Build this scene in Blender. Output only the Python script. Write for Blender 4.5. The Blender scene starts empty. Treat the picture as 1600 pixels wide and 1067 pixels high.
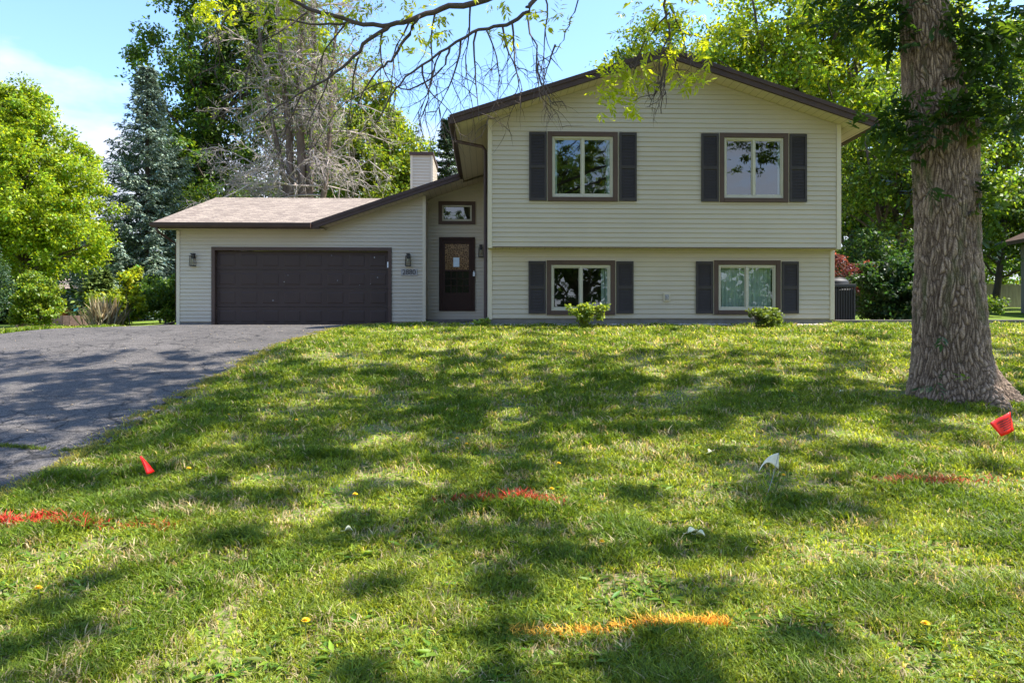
import bpy, bmesh, math, random
import numpy as np
from mathutils import Vector, noise as mnoise
R = math.radians
S = bpy.context.scene
C = S.collection
rnd = random.Random(7)
# ------------------------------------------------------------------ camera, sky, sun, exposure
F, CX, YH, ZC = 1150.0, 800.0, 520.0, -0.2          # lens in photo pixels, horizon row, eye height above the garage floor
cam = bpy.data.cameras.new('camera'); camo = bpy.data.objects.new('camera', cam); C.objects.link(camo)
camo.location = (0, 0, ZC); camo.rotation_euler = (R(90), 0, 0)
cam.sensor_width = 36; cam.lens = 36*F/1600; cam.shift_y = -(533.5-YH)/1600
cam.clip_start = 0.05; cam.clip_end = 2000
S.camera = camo
S.view_settings.view_transform = 'Standard'; S.view_settings.look = 'None'
S.view_settings.gamma = 1; S.view_settings.exposure = 1.42
SUN_EL, SUN_AZ = 56, 86.5                             # azimuth clockwise from +Y
sd = Vector((math.sin(R(SUN_AZ))*math.cos(R(SUN_EL)), math.cos(R(SUN_AZ))*math.cos(R(SUN_EL)), math.sin(R(SUN_EL))))
sl = bpy.data.lights.new('sun', 'SUN'); sl.energy = 5.0; sl.angle = R(0.55); sl.color = (1, 0.95, 0.86)
so = bpy.data.objects.new('sun', sl); C.objects.link(so); so.rotation_euler = sd.to_track_quat('Z', 'Y').to_euler()
W = bpy.data.worlds.new('World'); S.world = W; W.use_nodes = True
def world():
    nt = W.node_tree; n = nt.nodes; l = nt.links
    bg = n['Background']; bg.inputs['Strength'].default_value = 0.14
    sky = n.new('ShaderNodeTexSky'); sky.sky_type = 'NISHITA'; sky.sun_disc = False
    sky.sun_elevation = R(SUN_EL); sky.sun_rotation = R(SUN_AZ); sky.air_density = 1.2; sky.dust_density = 0.6; sky.ozone_density = 1.5
    tc = n.new('ShaderNodeTexCoord'); sep = n.new('ShaderNodeSeparateXYZ'); l.new(tc.outputs['Generated'], sep.inputs[0])
    mp = n.new('ShaderNodeMapping'); mp.inputs['Scale'].default_value = (1, 1, 2.2); mp.inputs['Location'].default_value = (0.35, 0.0, 0.12)
    l.new(tc.outputs['Generated'], mp.inputs[0])
    nz = n.new('ShaderNodeTexNoise'); nz.inputs['Scale'].default_value = 3.2; nz.inputs['Detail'].default_value = 9; nz.inputs['Roughness'].default_value = 0.52
    l.new(mp.outputs[0], nz.inputs['Vector'])
    mr = n.new('ShaderNodeMapRange'); mr.inputs[1].default_value = 0.04; mr.inputs[2].default_value = 0.38; mr.inputs[3].default_value = 0.50; mr.inputs[4].default_value = -0.16
    l.new(sep.outputs['Z'], mr.inputs[0])
    ad = n.new('ShaderNodeMath'); ad.operation = 'ADD'; l.new(nz.outputs['Fac'], ad.inputs[0]); l.new(mr.outputs[0], ad.inputs[1])
    cr = n.new('ShaderNodeValToRGB'); cr.color_ramp.elements[0].position = 0.52; cr.color_ramp.elements[0].color = (0, 0, 0, 1)
    cr.color_ramp.elements[1].position = 0.62; cr.color_ramp.elements[1].color = (1, 1, 1, 1)
    l.new(ad.outputs[0], cr.inputs[0])
    mul = n.new('ShaderNodeMath'); mul.operation = 'MULTIPLY'; mul.inputs[1].default_value = 0.85; l.new(cr.outputs[0], mul.inputs[0])
    mx = n.new('ShaderNodeMix'); mx.data_type = 'RGBA'; l.new(mul.outputs[0], mx.inputs[0])
    tn = n.new('ShaderNodeMix'); tn.data_type = 'RGBA'; tn.blend_type = 'MULTIPLY'; tn.inputs[0].default_value = 1; tn.inputs[7].default_value = (.74, .86, 1.02, 1); l.new(sky.outputs[0], tn.inputs[6]); l.new(tn.outputs[2], mx.inputs[6]); mx.inputs[7].default_value = (3.0, 3.05, 3.4, 1)
    l.new(mx.outputs[2], bg.inputs['Color'])
world()
S.cycles.max_bounces = 6; S.cycles.transparent_max_bounces = 12
# ------------------------------------------------------------------ helpers
TH = math.atan(37/1150.0)                            # the house is turned by this much
def at(px, py, d): return ((px-CX)/F*d, d, ZC+(YH-py)/F*d)
def tag(o, label=None, cat=None, group=None, kind=None):
    if label: o['label'] = label
    if cat: o['category'] = cat
    if group: o['group'] = group
    if kind: o['kind'] = kind
    return o
def empty(name, loc=(0, 0, 0), rz=0, label=None, cat=None, group=None):
    o = bpy.data.objects.new(name, None); C.objects.link(o); o.location = loc; o.rotation_euler = (0, 0, rz); o.empty_display_size = 0.1
    return tag(o, label, cat, group)
def copy_tree(o, parent=None):
    c = o.copy(); C.objects.link(c); c.parent = parent
    for ch in list(o.children): copy_tree(ch, c)
    return c
def np_mesh(name, V, Fc, mat, parent=None, col=None, smooth=False):
    V = np.asarray(V, dtype=np.float32).reshape(-1, 3); Fc = np.asarray(Fc, dtype=np.int32)
    me = bpy.data.meshes.new(name); k = Fc.shape[1]; m = len(Fc)
    me.vertices.add(len(V)); me.vertices.foreach_set('co', V.ravel())
    me.loops.add(m*k); me.loops.foreach_set('vertex_index', Fc.ravel())
    me.polygons.add(m); me.polygons.foreach_set('loop_start', np.arange(0, m*k, k, dtype=np.int32))
    if smooth: me.polygons.foreach_set('use_smooth', np.ones(m, dtype=bool))
    me.update(calc_edges=True)
    if col is not None:
        a = me.color_attributes.new('tint', 'FLOAT_COLOR', 'POINT')
        c4 = np.ones((len(V), 4), dtype=np.float32); c4[:, :3] = col; a.data.foreach_set('color', c4.ravel())
    me.materials.append(mat)
    o = bpy.data.objects.new(name, me); C.objects.link(o); o.parent = parent
    return o
class MB:
    def __init__(s): s.v = []; s.f = []; s.m = []; s.mi = 0
    def quad(s, *p):
        b = len(s.v); s.v += [tuple(q) for q in p]; s.f.append(tuple(range(b, b+len(p)))); s.m.append(s.mi)
    def box(s, x0, x1, y0, y1, z0, z1):
        b = len(s.v); s.v += [(x0, y0, z0), (x1, y0, z0), (x1, y1, z0), (x0, y1, z0), (x0, y0, z1), (x1, y0, z1), (x1, y1, z1), (x0, y1, z1)]
        for f in ((3, 2, 1, 0), (4, 5, 6, 7), (0, 1, 5, 4), (1, 2, 6, 5), (2, 3, 7, 6), (3, 0, 4, 7)): s.f.append(tuple(b+i for i in f)); s.m.append(s.mi)
    def prism(s, poly, y0, y1):                      # polygon in x,z drawn out along y
        b = len(s.v); n = len(poly)
        s.v += [(x, y0, z) for x, z in poly]+[(x, y1, z) for x, z in poly]
        s.f.append(tuple(b+i for i in range(n))); s.f.append(tuple(b+n+i for i in reversed(range(n)))); s.m += [s.mi]*2
        for i in range(n): j = (i+1) % n; s.f.append((b+i, b+n+i, b+n+j, b+j)); s.m.append(s.mi)
    def tube(s, pts, rad, k=6, cap=True):
        pts = [Vector(p) for p in pts]; n = len(pts)
        if not hasattr(rad, '__len__'): rad = [rad]*n
        b = len(s.v)
        for i, p in enumerate(pts):
            t = (pts[min(i+1, n-1)]-pts[max(i-1, 0)])
            if t.length < 1e-9: t = Vector((0, 0, 1))
            t.normalize(); u = t.cross(Vector((0, 0, 1)) if abs(t.z) < .9 else Vector((1, 0, 0))); u.normalize(); w = t.cross(u)
            for j in range(k):
                a = 2*math.pi*j/k; q = p+(u*math.cos(a)+w*math.sin(a))*rad[i]; s.v.append((q.x, q.y, q.z))
        for i in range(n-1):
            for j in range(k):
                j2 = (j+1) % k; s.f.append((b+i*k+j, b+i*k+j2, b+(i+1)*k+j2, b+(i+1)*k+j)); s.m.append(s.mi)
        if cap: s.f.append(tuple(b+j for j in reversed(range(k)))); s.f.append(tuple(b+(n-1)*k+j for j in range(k))); s.m += [s.mi]*2
    def lathe(s, prof, cx, cy, k=16):
        b = len(s.v); n = len(prof)
        for r, z in prof:
            for j in range(k): a = 2*math.pi*j/k; s.v.append((cx+r*math.cos(a), cy+r*math.sin(a), z))
        for i in range(n-1):
            for j in range(k): j2 = (j+1) % k; s.f.append((b+i*k+j, b+i*k+j2, b+(i+1)*k+j2, b+(i+1)*k+j)); s.m.append(s.mi)
    def build(s, name, mats, parent=None, bevel=0, smooth=False):
        me = bpy.data.meshes.new(name); me.from_pydata(s.v, [], s.f)
        if not isinstance(mats, (list, tuple)): mats = [mats]
        for m in mats: me.materials.append(m)
        me.polygons.foreach_set('material_index', s.m)
        if smooth: me.polygons.foreach_set('use_smooth', [True]*len(s.f))
        me.update()
        o = bpy.data.objects.new(name, me); C.objects.link(o); o.parent = parent
        if bevel:
            md = o.modifiers.new('bevel', 'BEVEL'); md.width = bevel; md.segments = 2; md.limit_method = 'ANGLE'
        return o
# value noise on arrays
def vnoise(x, y, seed=0):
    x = np.asarray(x, dtype=np.float64); y = np.asarray(y, dtype=np.float64)
    xi = np.floor(x).astype(np.int64); yi = np.floor(y).astype(np.int64); fx = x-xi; fy = y-yi
    fx = fx*fx*(3-2*fx); fy = fy*fy*(3-2*fy)
    def h(a, b):
        n = (a*374761393+b*668265263+seed*69069) & 0xffffffff
        n = ((n ^ (n >> 13))*1274126177) & 0xffffffff
        return ((n ^ (n >> 16)) & 0xffff)/65535.0
    return (h(xi, yi)*(1-fx)+h(xi+1, yi)*fx)*(1-fy)+(h(xi, yi+1)*(1-fx)+h(xi+1, yi+1)*fx)*fy
def fbm(x, y, seed=0, o=4):
    t = 0; a = .5
    for i in range(o): t = t+a*vnoise(np.asarray(x)*2**i, np.asarray(y)*2**i, seed+i*17); a *= .5
    return t/(1-.5**o)
# ------------------------------------------------------------------ materials
def new_mat(name):
    m = bpy.data.materials.new(name); m.use_nodes = True; nt = m.node_tree
    return m, nt.nodes, nt.links, nt.nodes['Principled BSDF']
def plain(name, col, rough=.6, var=.12, scale=6, bump=.0, metal=0, spec=.5, bscale=60, stretch=(1, 1, 1)):
    m, n, l, b = new_mat(name)
    tc = n.new('ShaderNodeTexCoord'); mp = n.new('ShaderNodeMapping'); mp.inputs['Scale'].default_value = stretch
    l.new(tc.outputs['Object'], mp.inputs[0])
    nz = n.new('ShaderNodeTexNoise'); nz.inputs['Scale'].default_value = scale; nz.inputs['Detail'].default_value = 6
    l.new(mp.outputs[0], nz.inputs['Vector'])
    r = n.new('ShaderNodeValToRGB'); r.color_ramp.elements[0].position = .3; r.color_ramp.elements[1].position = .7
    r.color_ramp.elements[0].color = tuple(c*(1-var) for c in col)+(1,); r.color_ramp.elements[1].color = tuple(min(1, c*(1+var)) for c in col)+(1,)
    l.new(nz.outputs['Fac'], r.inputs[0]); l.new(r.outputs[0], b.inputs['Base Color'])
    b.inputs['Roughness'].default_value = rough; b.inputs['Metallic'].default_value = metal; b.inputs['Specular IOR Level'].default_value = spec
    if bump:
        nb = n.new('ShaderNodeTexNoise'); nb.inputs['Scale'].default_value = bscale; nb.inputs['Detail'].default_value = 4; l.new(mp.outputs[0], nb.inputs['Vector'])
        bp = n.new('ShaderNodeBump'); bp.inputs['Strength'].default_value = bump; bp.inputs['Distance'].default_value = .01
        l.new(nb.outputs['Fac'], bp.inputs['Height']); l.new(bp.outputs[0], b.inputs['Normal'])
    return m
def leaf_mat(name, trans=.48, rough=.45, gain=(1.9, 1.7, .7), spec=.35):
    m, n, l, b = new_mat(name)
    a = n.new('ShaderNodeAttribute'); a.attribute_name = 'tint'
    l.new(a.outputs['Color'], b.inputs['Base Color']); b.inputs['Roughness'].default_value = rough; b.inputs['Specular IOR Level'].default_value = spec
    t = n.new('ShaderNodeBsdfTranslucent'); mu = n.new('ShaderNodeMix'); mu.data_type = 'RGBA'; mu.blend_type = 'MULTIPLY'; mu.inputs[0].default_value = 1
    l.new(a.outputs['Color'], mu.inputs[6]); mu.inputs[7].default_value = gain+(1,); l.new(mu.outputs[2], t.inputs['Color'])
    mx = n.new('ShaderNodeMixShader'); mx.inputs[0].default_value = trans; l.new(b.outputs[0], mx.inputs[1]); l.new(t.outputs[0], mx.inputs[2])
    l.new(mx.outputs[0], n['Material Output'].inputs['Surface'])
    return m
M = {}
M['leaf'] = leaf_mat('leaf')
M['needle'] = leaf_mat('needle', .12, .55, (1.1, 1.1, 1.0))
M['grass'] = leaf_mat('grass_blade', .42, .5, (1.7, 1.5, .8), .25)
M['siding'] = plain('vinyl_siding', (.47, .41, .315), .55, .04, 1.2)
M['corner'] = plain('corner_vinyl', (.56, .49, .37), .5, .03)
M['soffit'] = None
M['brown'] = plain('brown_trim', (.066, .040, .032), .6, .12, 3, spec=.25)
M['trim'] = plain('window_trim_brown', (.085, .054, .042), .6, .10, 3, spec=.25)
M['garage'] = plain('garage_door_paint', (.056, .038, .032), .55, .08, 1.2, spec=.22)
M['garage_line'] = M['garage']
M['shutter'] = plain('shutter_plastic', (.046, .039, .039), .6, .08, spec=.25)
M['vinyl'] = plain('window_vinyl', (.47, .44, .345), .4, .03)
M['dark'] = plain('dark_metal', (.02, .017, .016), .4, .1)
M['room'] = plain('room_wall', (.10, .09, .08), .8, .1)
M['concrete'] = plain('foundation_block', (.17, .16, .15), .85, .22, 5, .3)
M['doorb'] = plain('entry_door_paint', (.036, .016, .011), .55, .1, spec=.2)
M['white'] = plain('white_plastic', (.75, .76, .78), .4, .04)
M['paper'] = plain('paper', (.62, .72, .78), .6, .08, 12)
M['plaque'] = plain('plaque_grey', (.34, .32, .31), .5, .1)
M['digit'] = plain('digit_black', (.02, .016, .022), .4, .05)
M['bark'] = plain('background_bark', (.085, .065, .05), .85, .35, 7, .6, bscale=20, stretch=(1, 1, .3))
M['deadwood'] = plain('dead_wood', (.36, .30, .27), .85, .35, 2.2, .2)
M['twig'] = plain('twig_bark', (.075, .052, .042), .8, .3, 9, .3)
M['red'] = plain('red_vinyl_flag', (.95, .012, .006), .35, .10, 20)
M['flagwhite'] = plain('white_vinyl_flag', (.85, .77, .56), .4, .12, 25)
M['wire'] = plain('flag_wire', (.22, .22, .22), .4, .1, metal=.6)
M['mulch'] = plain('mulch', (.05, .035, .028), .9, .5, 30, .8)
M['edging'] = plain('plastic_edging', (.028, .024, .03), .45, .2)
M['timber'] = plain('edging_timber', (.15, .125, .11), .8, .35, 8, .4, stretch=(.4, 3, 3))
M['fence'] = plain('fence_wood', (.36, .30, .235), .8, .2, 3, .3, stretch=(3, 1, .4))
M['ac'] = plain('ac_metal', (.010, .011, .011), .5, .15)
M['acblack'] = plain('ac_black', (.006, .006, .007), .6, .1)
M['stone'] = plain('patio_brick', (.26, .15, .11), .8, .3, 9, .4)
M['gravel'] = plain('gravel', (.42, .38, .34), .9, .35, 60, .5)
M['teal'] = plain('teal_plastic', (.06, .24, .25), .4, .1)
M['orange'] = plain('orange_pot', (.50, .16, .05), .7, .2)
M['roof2'] = plain('neighbour_roof', (.30, .235, .20), .85, .2, 12, .3)
M['wall2'] = plain('neighbour_siding', (.40, .29, .22), .7, .1, 3)
M['wall3'] = plain('neighbour_grey', (.16, .16, .165), .7, .1, 3)
M['yellow'] = plain('dandelion_yellow', (.85, .55, .015), .6, .15, 90)
M['stem'] = plain('stem_green', (.10, .16, .04), .5, .1)
M['petal'] = plain('fallen_petal', (.72, .69, .42), .5, .1, 20)
M['bulb'] = plain('frosted_bulb', (.6, .58, .5), .3, .05)
M['straw'] = leaf_mat('straw', .3, .6, (1.1, 1.1, 1.0), .2)
def soffit_mat():
    m, n, l, b = new_mat('soffit_vinyl')
    tc = n.new('ShaderNodeTexCoord'); sp = n.new('ShaderNodeSeparateXYZ'); l.new(tc.outputs['Object'], sp.inputs[0])
    w = n.new('ShaderNodeMath'); w.operation = 'MULTIPLY'; w.inputs[1].default_value = 1/.15; l.new(sp.outputs['X'], w.inputs[0])
    fr = n.new('ShaderNodeMath'); fr.operation = 'FRACT'; l.new(w.outputs[0], fr.inputs[0])
    r = n.new('ShaderNodeValToRGB'); r.color_ramp.elements[0].position = .0; r.color_ramp.elements[0].color = (.20, .15, .10, 1)
    r.color_ramp.elements[1].position = .10; r.color_ramp.elements[1].color = (.52, .43, .30, 1); l.new(fr.outputs[0], r.inputs[0])
    l.new(r.outputs[0], b.inputs['Base Color']); b.inputs['Roughness'].default_value = .6
    bp = n.new('ShaderNodeBump'); bp.inputs['Strength'].default_value = .5; bp.inputs['Distance'].default_value = .01; l.new(r.outputs[0], bp.inputs['Height']); l.new(bp.outputs[0], b.inputs['Normal'])
    return m
M['soffit'] = soffit_mat()
def shingle_mat(axes):
    m, n, l, b = new_mat('roof_shingle')
    tc = n.new('ShaderNodeTexCoord'); sp = n.new('ShaderNodeSeparateXYZ'); l.new(tc.outputs['Object'], sp.inputs[0])
    cb = n.new('ShaderNodeCombineXYZ'); l.new(sp.outputs[axes[0]], cb.inputs[0]); l.new(sp.outputs[axes[1]], cb.inputs[1])
    nd = n.new('ShaderNodeTexNoise'); nd.inputs['Scale'].default_value = 5; l.new(tc.outputs['Object'], nd.inputs['Vector'])
    mad = n.new('ShaderNodeVectorMath'); mad.operation = 'MULTIPLY_ADD'; mad.inputs[1].default_value = (.06, .03, 0); l.new(nd.outputs['Color'], mad.inputs[0]); l.new(cb.outputs[0], mad.inputs[2])
    br = n.new('ShaderNodeTexBrick'); br.inputs['Scale'].default_value = 1; br.inputs['Brick Width'].default_value = .24; br.inputs['Row Height'].default_value = .14
    br.inputs['Mortar Size'].default_value = .010; br.inputs['Mortar Smooth'].default_value = .3; br.inputs['Bias'].default_value = 0.0; br.offset = .37
    br.inputs['Color1'].default_value = (.275, .22, .17, 1); br.inputs['Color2'].default_value = (.155, .118, .092, 1); br.inputs['Mortar'].default_value = (.10, .072, .06, 1)
    l.new(mad.outputs[0], br.inputs['Vector'])
    nz = n.new('ShaderNodeTexNoise'); nz.inputs['Scale'].default_value = 90; nz.inputs['Detail'].default_value = 3; l.new(tc.outputs['Object'], nz.inputs['Vector'])
    mx = n.new('ShaderNodeMix'); mx.data_type = 'RGBA'; mx.blend_type = 'OVERLAY'; mx.inputs[0].default_value = .5; l.new(br.outputs['Color'], mx.inputs[6]); l.new(nz.outputs['Fac'], mx.inputs[7])
    l.new(mx.outputs[2], b.inputs['Base Color']); b.inputs['Roughness'].default_value = .9
    bp = n.new('ShaderNodeBump'); bp.inputs['Strength'].default_value = .6; bp.inputs['Distance'].default_value = .012; l.new(br.outputs['Color'], bp.inputs['Height']); l.new(bp.outputs[0], b.inputs['Normal'])
    return m
M['shingle'] = shingle_mat(('X', 'Y')); M['shingle_side'] = shingle_mat(('Y', 'X'))
def glass_mat():
    m, n, l, b = new_mat('window_glass')
    n.remove(b); g = n.new('ShaderNodeBsdfGlossy'); g.inputs['Roughness'].default_value = .01; g.inputs['Color'].default_value = (.9, .95, 1, 1)
    tcg = n.new('ShaderNodeTexCoord'); wv = n.new('ShaderNodeTexNoise'); wv.inputs['Scale'].default_value = 1.6; l.new(tcg.outputs['Object'], wv.inputs['Vector'])
    bp = n.new('ShaderNodeBump'); bp.inputs['Strength'].default_value = .12; bp.inputs['Distance'].default_value = .02; l.new(wv.outputs['Fac'], bp.inputs['Height']); l.new(bp.outputs[0], g.inputs['Normal'])
    t = n.new('ShaderNodeBsdfTransparent'); t.inputs['Color'].default_value = (.62, .68, .66, 1)
    lw = n.new('ShaderNodeMixShader'); lw.inputs[0].default_value = .15
    l.new(t.outputs[0], lw.inputs[1]); l.new(g.outputs[0], lw.inputs[2]); l.new(lw.outputs[0], n['Material Output'].inputs['Surface'])
    return m
M['glass'] = glass_mat()
def clear_mat():
    m, n, l, b = new_mat('lantern_glass'); g = n.new('ShaderNodeBsdfTransparent'); g.inputs['Color'].default_value = (.6, .58, .45, 1); mx = n.new('ShaderNodeMixShader'); mx.inputs[0].default_value = .06
    b.inputs['Roughness'].default_value = .1; l.new(g.outputs[0], mx.inputs[1]); l.new(b.outputs[0], mx.inputs[2]); l.new(mx.outputs[0], n['Material Output'].inputs['Surface']); return m
M['clear'] = clear_mat()
def curtain_mat():
    m, n, l, b = new_mat('sheer_curtain')
    b.inputs['Base Color'].default_value = (.60, .68, .62, 1); b.inputs['Roughness'].default_value = .8
    return m
M['curtain'] = curtain_mat()
def leaded_mat():
    m, n, l, b = new_mat('leaded_glass')
    tc = n.new('ShaderNodeTexCoord'); v = n.new('ShaderNodeTexVoronoi'); v.feature = 'DISTANCE_TO_EDGE'; v.inputs['Scale'].default_value = 17; l.new(tc.outputs['Object'], v.inputs['Vector'])
    r = n.new('ShaderNodeValToRGB'); r.color_ramp.elements[0].position = .02; r.color_ramp.elements[0].color = (.36, .20, .09, 1); r.color_ramp.elements[1].position = .12; r.color_ramp.elements[1].color = (.075, .032, .014, 1)
    l.new(v.outputs['Distance'], r.inputs[0]); l.new(r.outputs[0], b.inputs['Base Color']); b.inputs['Roughness'].default_value = .15
    return m
M['leaded'] = leaded_mat()
def ground_mat():
    m, n, l, b = new_mat('lawn_soil')
    tc = n.new('ShaderNodeTexCoord')
    a = n.new('ShaderNodeTexNoise'); a.inputs['Scale'].default_value = .55; a.inputs['Detail'].default_value = 8; l.new(tc.outputs['Object'], a.inputs['Vector'])
    r = n.new('ShaderNodeValToRGB'); e = r.color_ramp.elements; e[0].position = .35; e[0].color = (.07, .12, .014, 1); e[1].position = .62; e[1].color = (.13, .19, .022, 1)
    l.new(a.outputs['Fac'], r.inputs[0])
    c = n.new('ShaderNodeTexNoise'); c.inputs['Scale'].default_value = 28; c.inputs['Detail'].default_value = 5; l.new(tc.outputs['Object'], c.inputs['Vector'])
    r2 = n.new('ShaderNodeValToRGB'); r2.color_ramp.elements[0].position = .45; r2.color_ramp.elements[0].color = (0, 0, 0, 1); r2.color_ramp.elements[1].position = .62; r2.color_ramp.elements[1].color = (1, 1, 1, 1)
    l.new(c.outputs['Fac'], r2.inputs[0])
    mx = n.new('ShaderNodeMix'); mx.data_type = 'RGBA'; sy = n.new('ShaderNodeSeparateXYZ'); l.new(tc.outputs['Object'], sy.inputs[0]); my = n.new('ShaderNodeMapRange'); my.inputs[1].default_value = 13; my.inputs[2].default_value = 17; my.inputs[3].default_value = .9; my.inputs[4].default_value = .12; l.new(sy.outputs['Y'], my.inputs[0])
    mm = n.new('ShaderNodeMath'); mm.operation = 'MULTIPLY'; l.new(r2.outputs[0], mm.inputs[0]); l.new(my.outputs[0], mm.inputs[1])
    l.new(mm.outputs[0], mx.inputs[0]); l.new(r.outputs[0], mx.inputs[6]); mx.inputs[7].default_value = (.25, .19, .12, 1)
    l.new(mx.outputs[2], b.inputs['Base Color']); b.inputs['Roughness'].default_value = .95; b.inputs['Specular IOR Level'].default_value = .1
    bp = n.new('ShaderNodeBump'); bp.inputs['Strength'].default_value = .7; bp.inputs['Distance'].default_value = .03; l.new(c.outputs['Fac'], bp.inputs['Height']); l.new(bp.outputs[0], b.inputs['Normal'])
    return m
M['ground'] = ground_mat()
def asphalt_mat():
    m, n, l, b = new_mat('old_asphalt')
    tc = n.new('ShaderNodeTexCoord')
    wn = n.new('ShaderNodeTexNoise'); wn.inputs['Scale'].default_value = 3; wn.inputs['Detail'].default_value = 5; l.new(tc.outputs['Object'], wn.inputs['Vector'])
    ma = n.new('ShaderNodeVectorMath'); ma.operation = 'MULTIPLY_ADD'; ma.inputs[1].default_value = (.5, .5, 0); l.new(wn.outputs['Color'], ma.inputs[0]); l.new(tc.outputs['Object'], ma.inputs[2])
    v = n.new('ShaderNodeTexVoronoi'); v.feature = 'DISTANCE_TO_EDGE'; v.inputs['Scale'].default_value = 2.7; l.new(ma.outputs[0], v.inputs['Vector'])
    cr = n.new('ShaderNodeValToRGB'); cr.color_ramp.elements[0].position = .0; cr.color_ramp.elements[0].color = (1, 1, 1, 1); cr.color_ramp.elements[1].position = .045; cr.color_ramp.elements[1].color = (0, 0, 0, 1)
    l.new(v.outputs['Distance'], cr.inputs[0])
    big = n.new('ShaderNodeTexNoise'); big.inputs['Scale'].default_value = .45; big.inputs['Detail'].default_value = 4; l.new(tc.outputs['Object'], big.inputs['Vector'])
    br = n.new('ShaderNodeValToRGB'); br.color_ramp.elements[0].position = .36; br.color_ramp.elements[0].color = (0, 0, 0, 1); br.color_ramp.elements[1].position = .50; br.color_ramp.elements[1].color = (1, 1, 1, 1); l.new(big.outputs['Fac'], br.inputs[0])
    mk = n.new('ShaderNodeMath'); mk.operation = 'MULTIPLY'; l.new(cr.outputs[0], mk.inputs[0]); l.new(br.outputs[0], mk.inputs[1])
    sp = n.new('ShaderNodeTexNoise'); sp.inputs['Scale'].default_value = 75; sp.inputs['Detail'].default_value = 3; l.new(tc.outputs['Object'], sp.inputs['Vector'])
    sr = n.new('ShaderNodeValToRGB'); sr.color_ramp.elements[0].position = .35; sr.color_ramp.elements[0].color = (.020, .018, .017, 1); sr.color_ramp.elements[1].position = .72; sr.color_ramp.elements[1].color = (.175, .155, .140, 1); l.new(sp.outputs['Fac'], sr.inputs[0])
    st = n.new('ShaderNodeTexNoise'); st.inputs['Scale'].default_value = 1.3; st.inputs['Detail'].default_value = 7; l.new(tc.outputs['Object'], st.inputs['Vector'])
    s2 = n.new('ShaderNodeMapRange'); s2.inputs[1].default_value = .3; s2.inputs[2].default_value = .7; s2.inputs[3].default_value = .78; s2.inputs[4].default_value = 1.2; l.new(st.outputs['Fac'], s2.inputs[0])
    m2 = n.new('ShaderNodeMix'); m2.data_type = 'RGBA'; m2.blend_type = 'MULTIPLY'; m2.inputs[0].default_value = 1; l.new(sr.outputs[0], m2.inputs[6]); l.new(s2.outputs[0], m2.inputs[7])
    m3 = n.new('ShaderNodeMix'); m3.data_type = 'RGBA'; l.new(mk.outputs[0], m3.inputs[0]); l.new(m2.outputs[2], m3.inputs[6]); m3.inputs[7].default_value = (.010, .009, .008, 1)
    l.new(m3.outputs[2], b.inputs['Base Color']); b.inputs['Roughness'].default_value = .88; b.inputs['Specular IOR Level'].default_value = .3
    bp = n.new('ShaderNodeBump'); bp.inputs['Strength'].default_value = .5; bp.inputs['Distance'].default_value = .008; l.new(m3.outputs[2], bp.inputs['Height']); l.new(bp.outputs[0], b.inputs['Normal'])
    return m
M['asphalt'] = asphalt_mat()
def ash_mat():
    m, n, l, b = new_mat('ash_bark')
    a = n.new('ShaderNodeAttribute'); a.attribute_name = 'tint'
    tc = n.new('ShaderNodeTexCoord'); nz = n.new('ShaderNodeTexNoise'); nz.inputs['Scale'].default_value = 70; nz.inputs['Detail'].default_value = 5; l.new(tc.outputs['Object'], nz.inputs['Vector'])
    mr = n.new('ShaderNodeMapRange'); mr.inputs[1].default_value = .3; mr.inputs[2].default_value = .7; mr.inputs[3].default_value = .6; mr.inputs[4].default_value = 1.35; l.new(nz.outputs['Fac'], mr.inputs[0])
    mx = n.new('ShaderNodeMix'); mx.data_type = 'RGBA'; mx.blend_type = 'MULTIPLY'; mx.inputs[0].default_value = 1; l.new(a.outputs['Color'], mx.inputs[6]); l.new(mr.outputs[0], mx.inputs[7])
    l.new(mx.outputs[2], b.inputs['Base Color']); b.inputs['Roughness'].default_value = .9; b.inputs['Specular IOR Level'].default_value = .2
    bp = n.new('ShaderNodeBump'); bp.inputs['Strength'].default_value = .8; bp.inputs['Distance'].default_value = .01; l.new(nz.outputs['Fac'], bp.inputs['Height']); l.new(bp.outputs[0], b.inputs['Normal'])
    return m
M['ash'] = ash_mat()
# ------------------------------------------------------------------ terrain
PY = np.array([-60, -20, 0, 3, 6, 8.5, 12, 14.2, 15.9, 17.2, 21, 26, 30, 41, 50, 74, 120, 400.])
PZ = np.array([-3.4, -2.6, -1.85, -1.58, -1.3, -.98, -.46, -.17, -.03, .0, .0, .12, .38, 1.2, 1.6, 2.4, 4.0, 9.])
def ground_z(x, y):
    x = np.asarray(x, dtype=float); y = np.asarray(y, dtype=float)
    z = (np.interp(y-.5, PY, PZ)+np.interp(y, PY, PZ)*2+np.interp(y+.5, PY, PZ))/4
    left = np.clip((-x-2)/2.5, 0, 1)
    z = z-left*.055*np.exp(-((y-16.6)/1.8)**2)
    z = z-np.clip(-x-8.7, 0, 14)*.033*np.clip((30-y)/9, 0, 1)*np.clip((y-4)/10, 0, 1)
    z = z-np.clip((-x-12)/8, 0, 1)*np.clip((y-24)/16, 0, 1)*.9
    near = np.clip((40-y)/20, 0, 1)
    z = z+(fbm(x*.5+9, y*.5, 3)-.5)*.05*near*np.clip((17-y)/3, 0, 1)
    return z
def gz(x, y): return float(ground_z(x, y))
def axis(a, b, near, far, lo, hi):
    v = [lo]; 
    while v[-1] < hi:
        t = v[-1]; d = 0 if a <= t <= b else min(abs(t-a), abs(t-b)); v.append(t+near+d*far)
    return np.array(v)
gx = axis(-16, 10, .25, .12, -160, 160); gy = axis(2, 24, .25, .12, -60, 330)
GX, GY = np.meshgrid(gx, gy); GZ = ground_z(GX, GY)
nx, ny = len(gx), len(gy); idx = np.arange(nx*ny).reshape(ny, nx)
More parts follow.
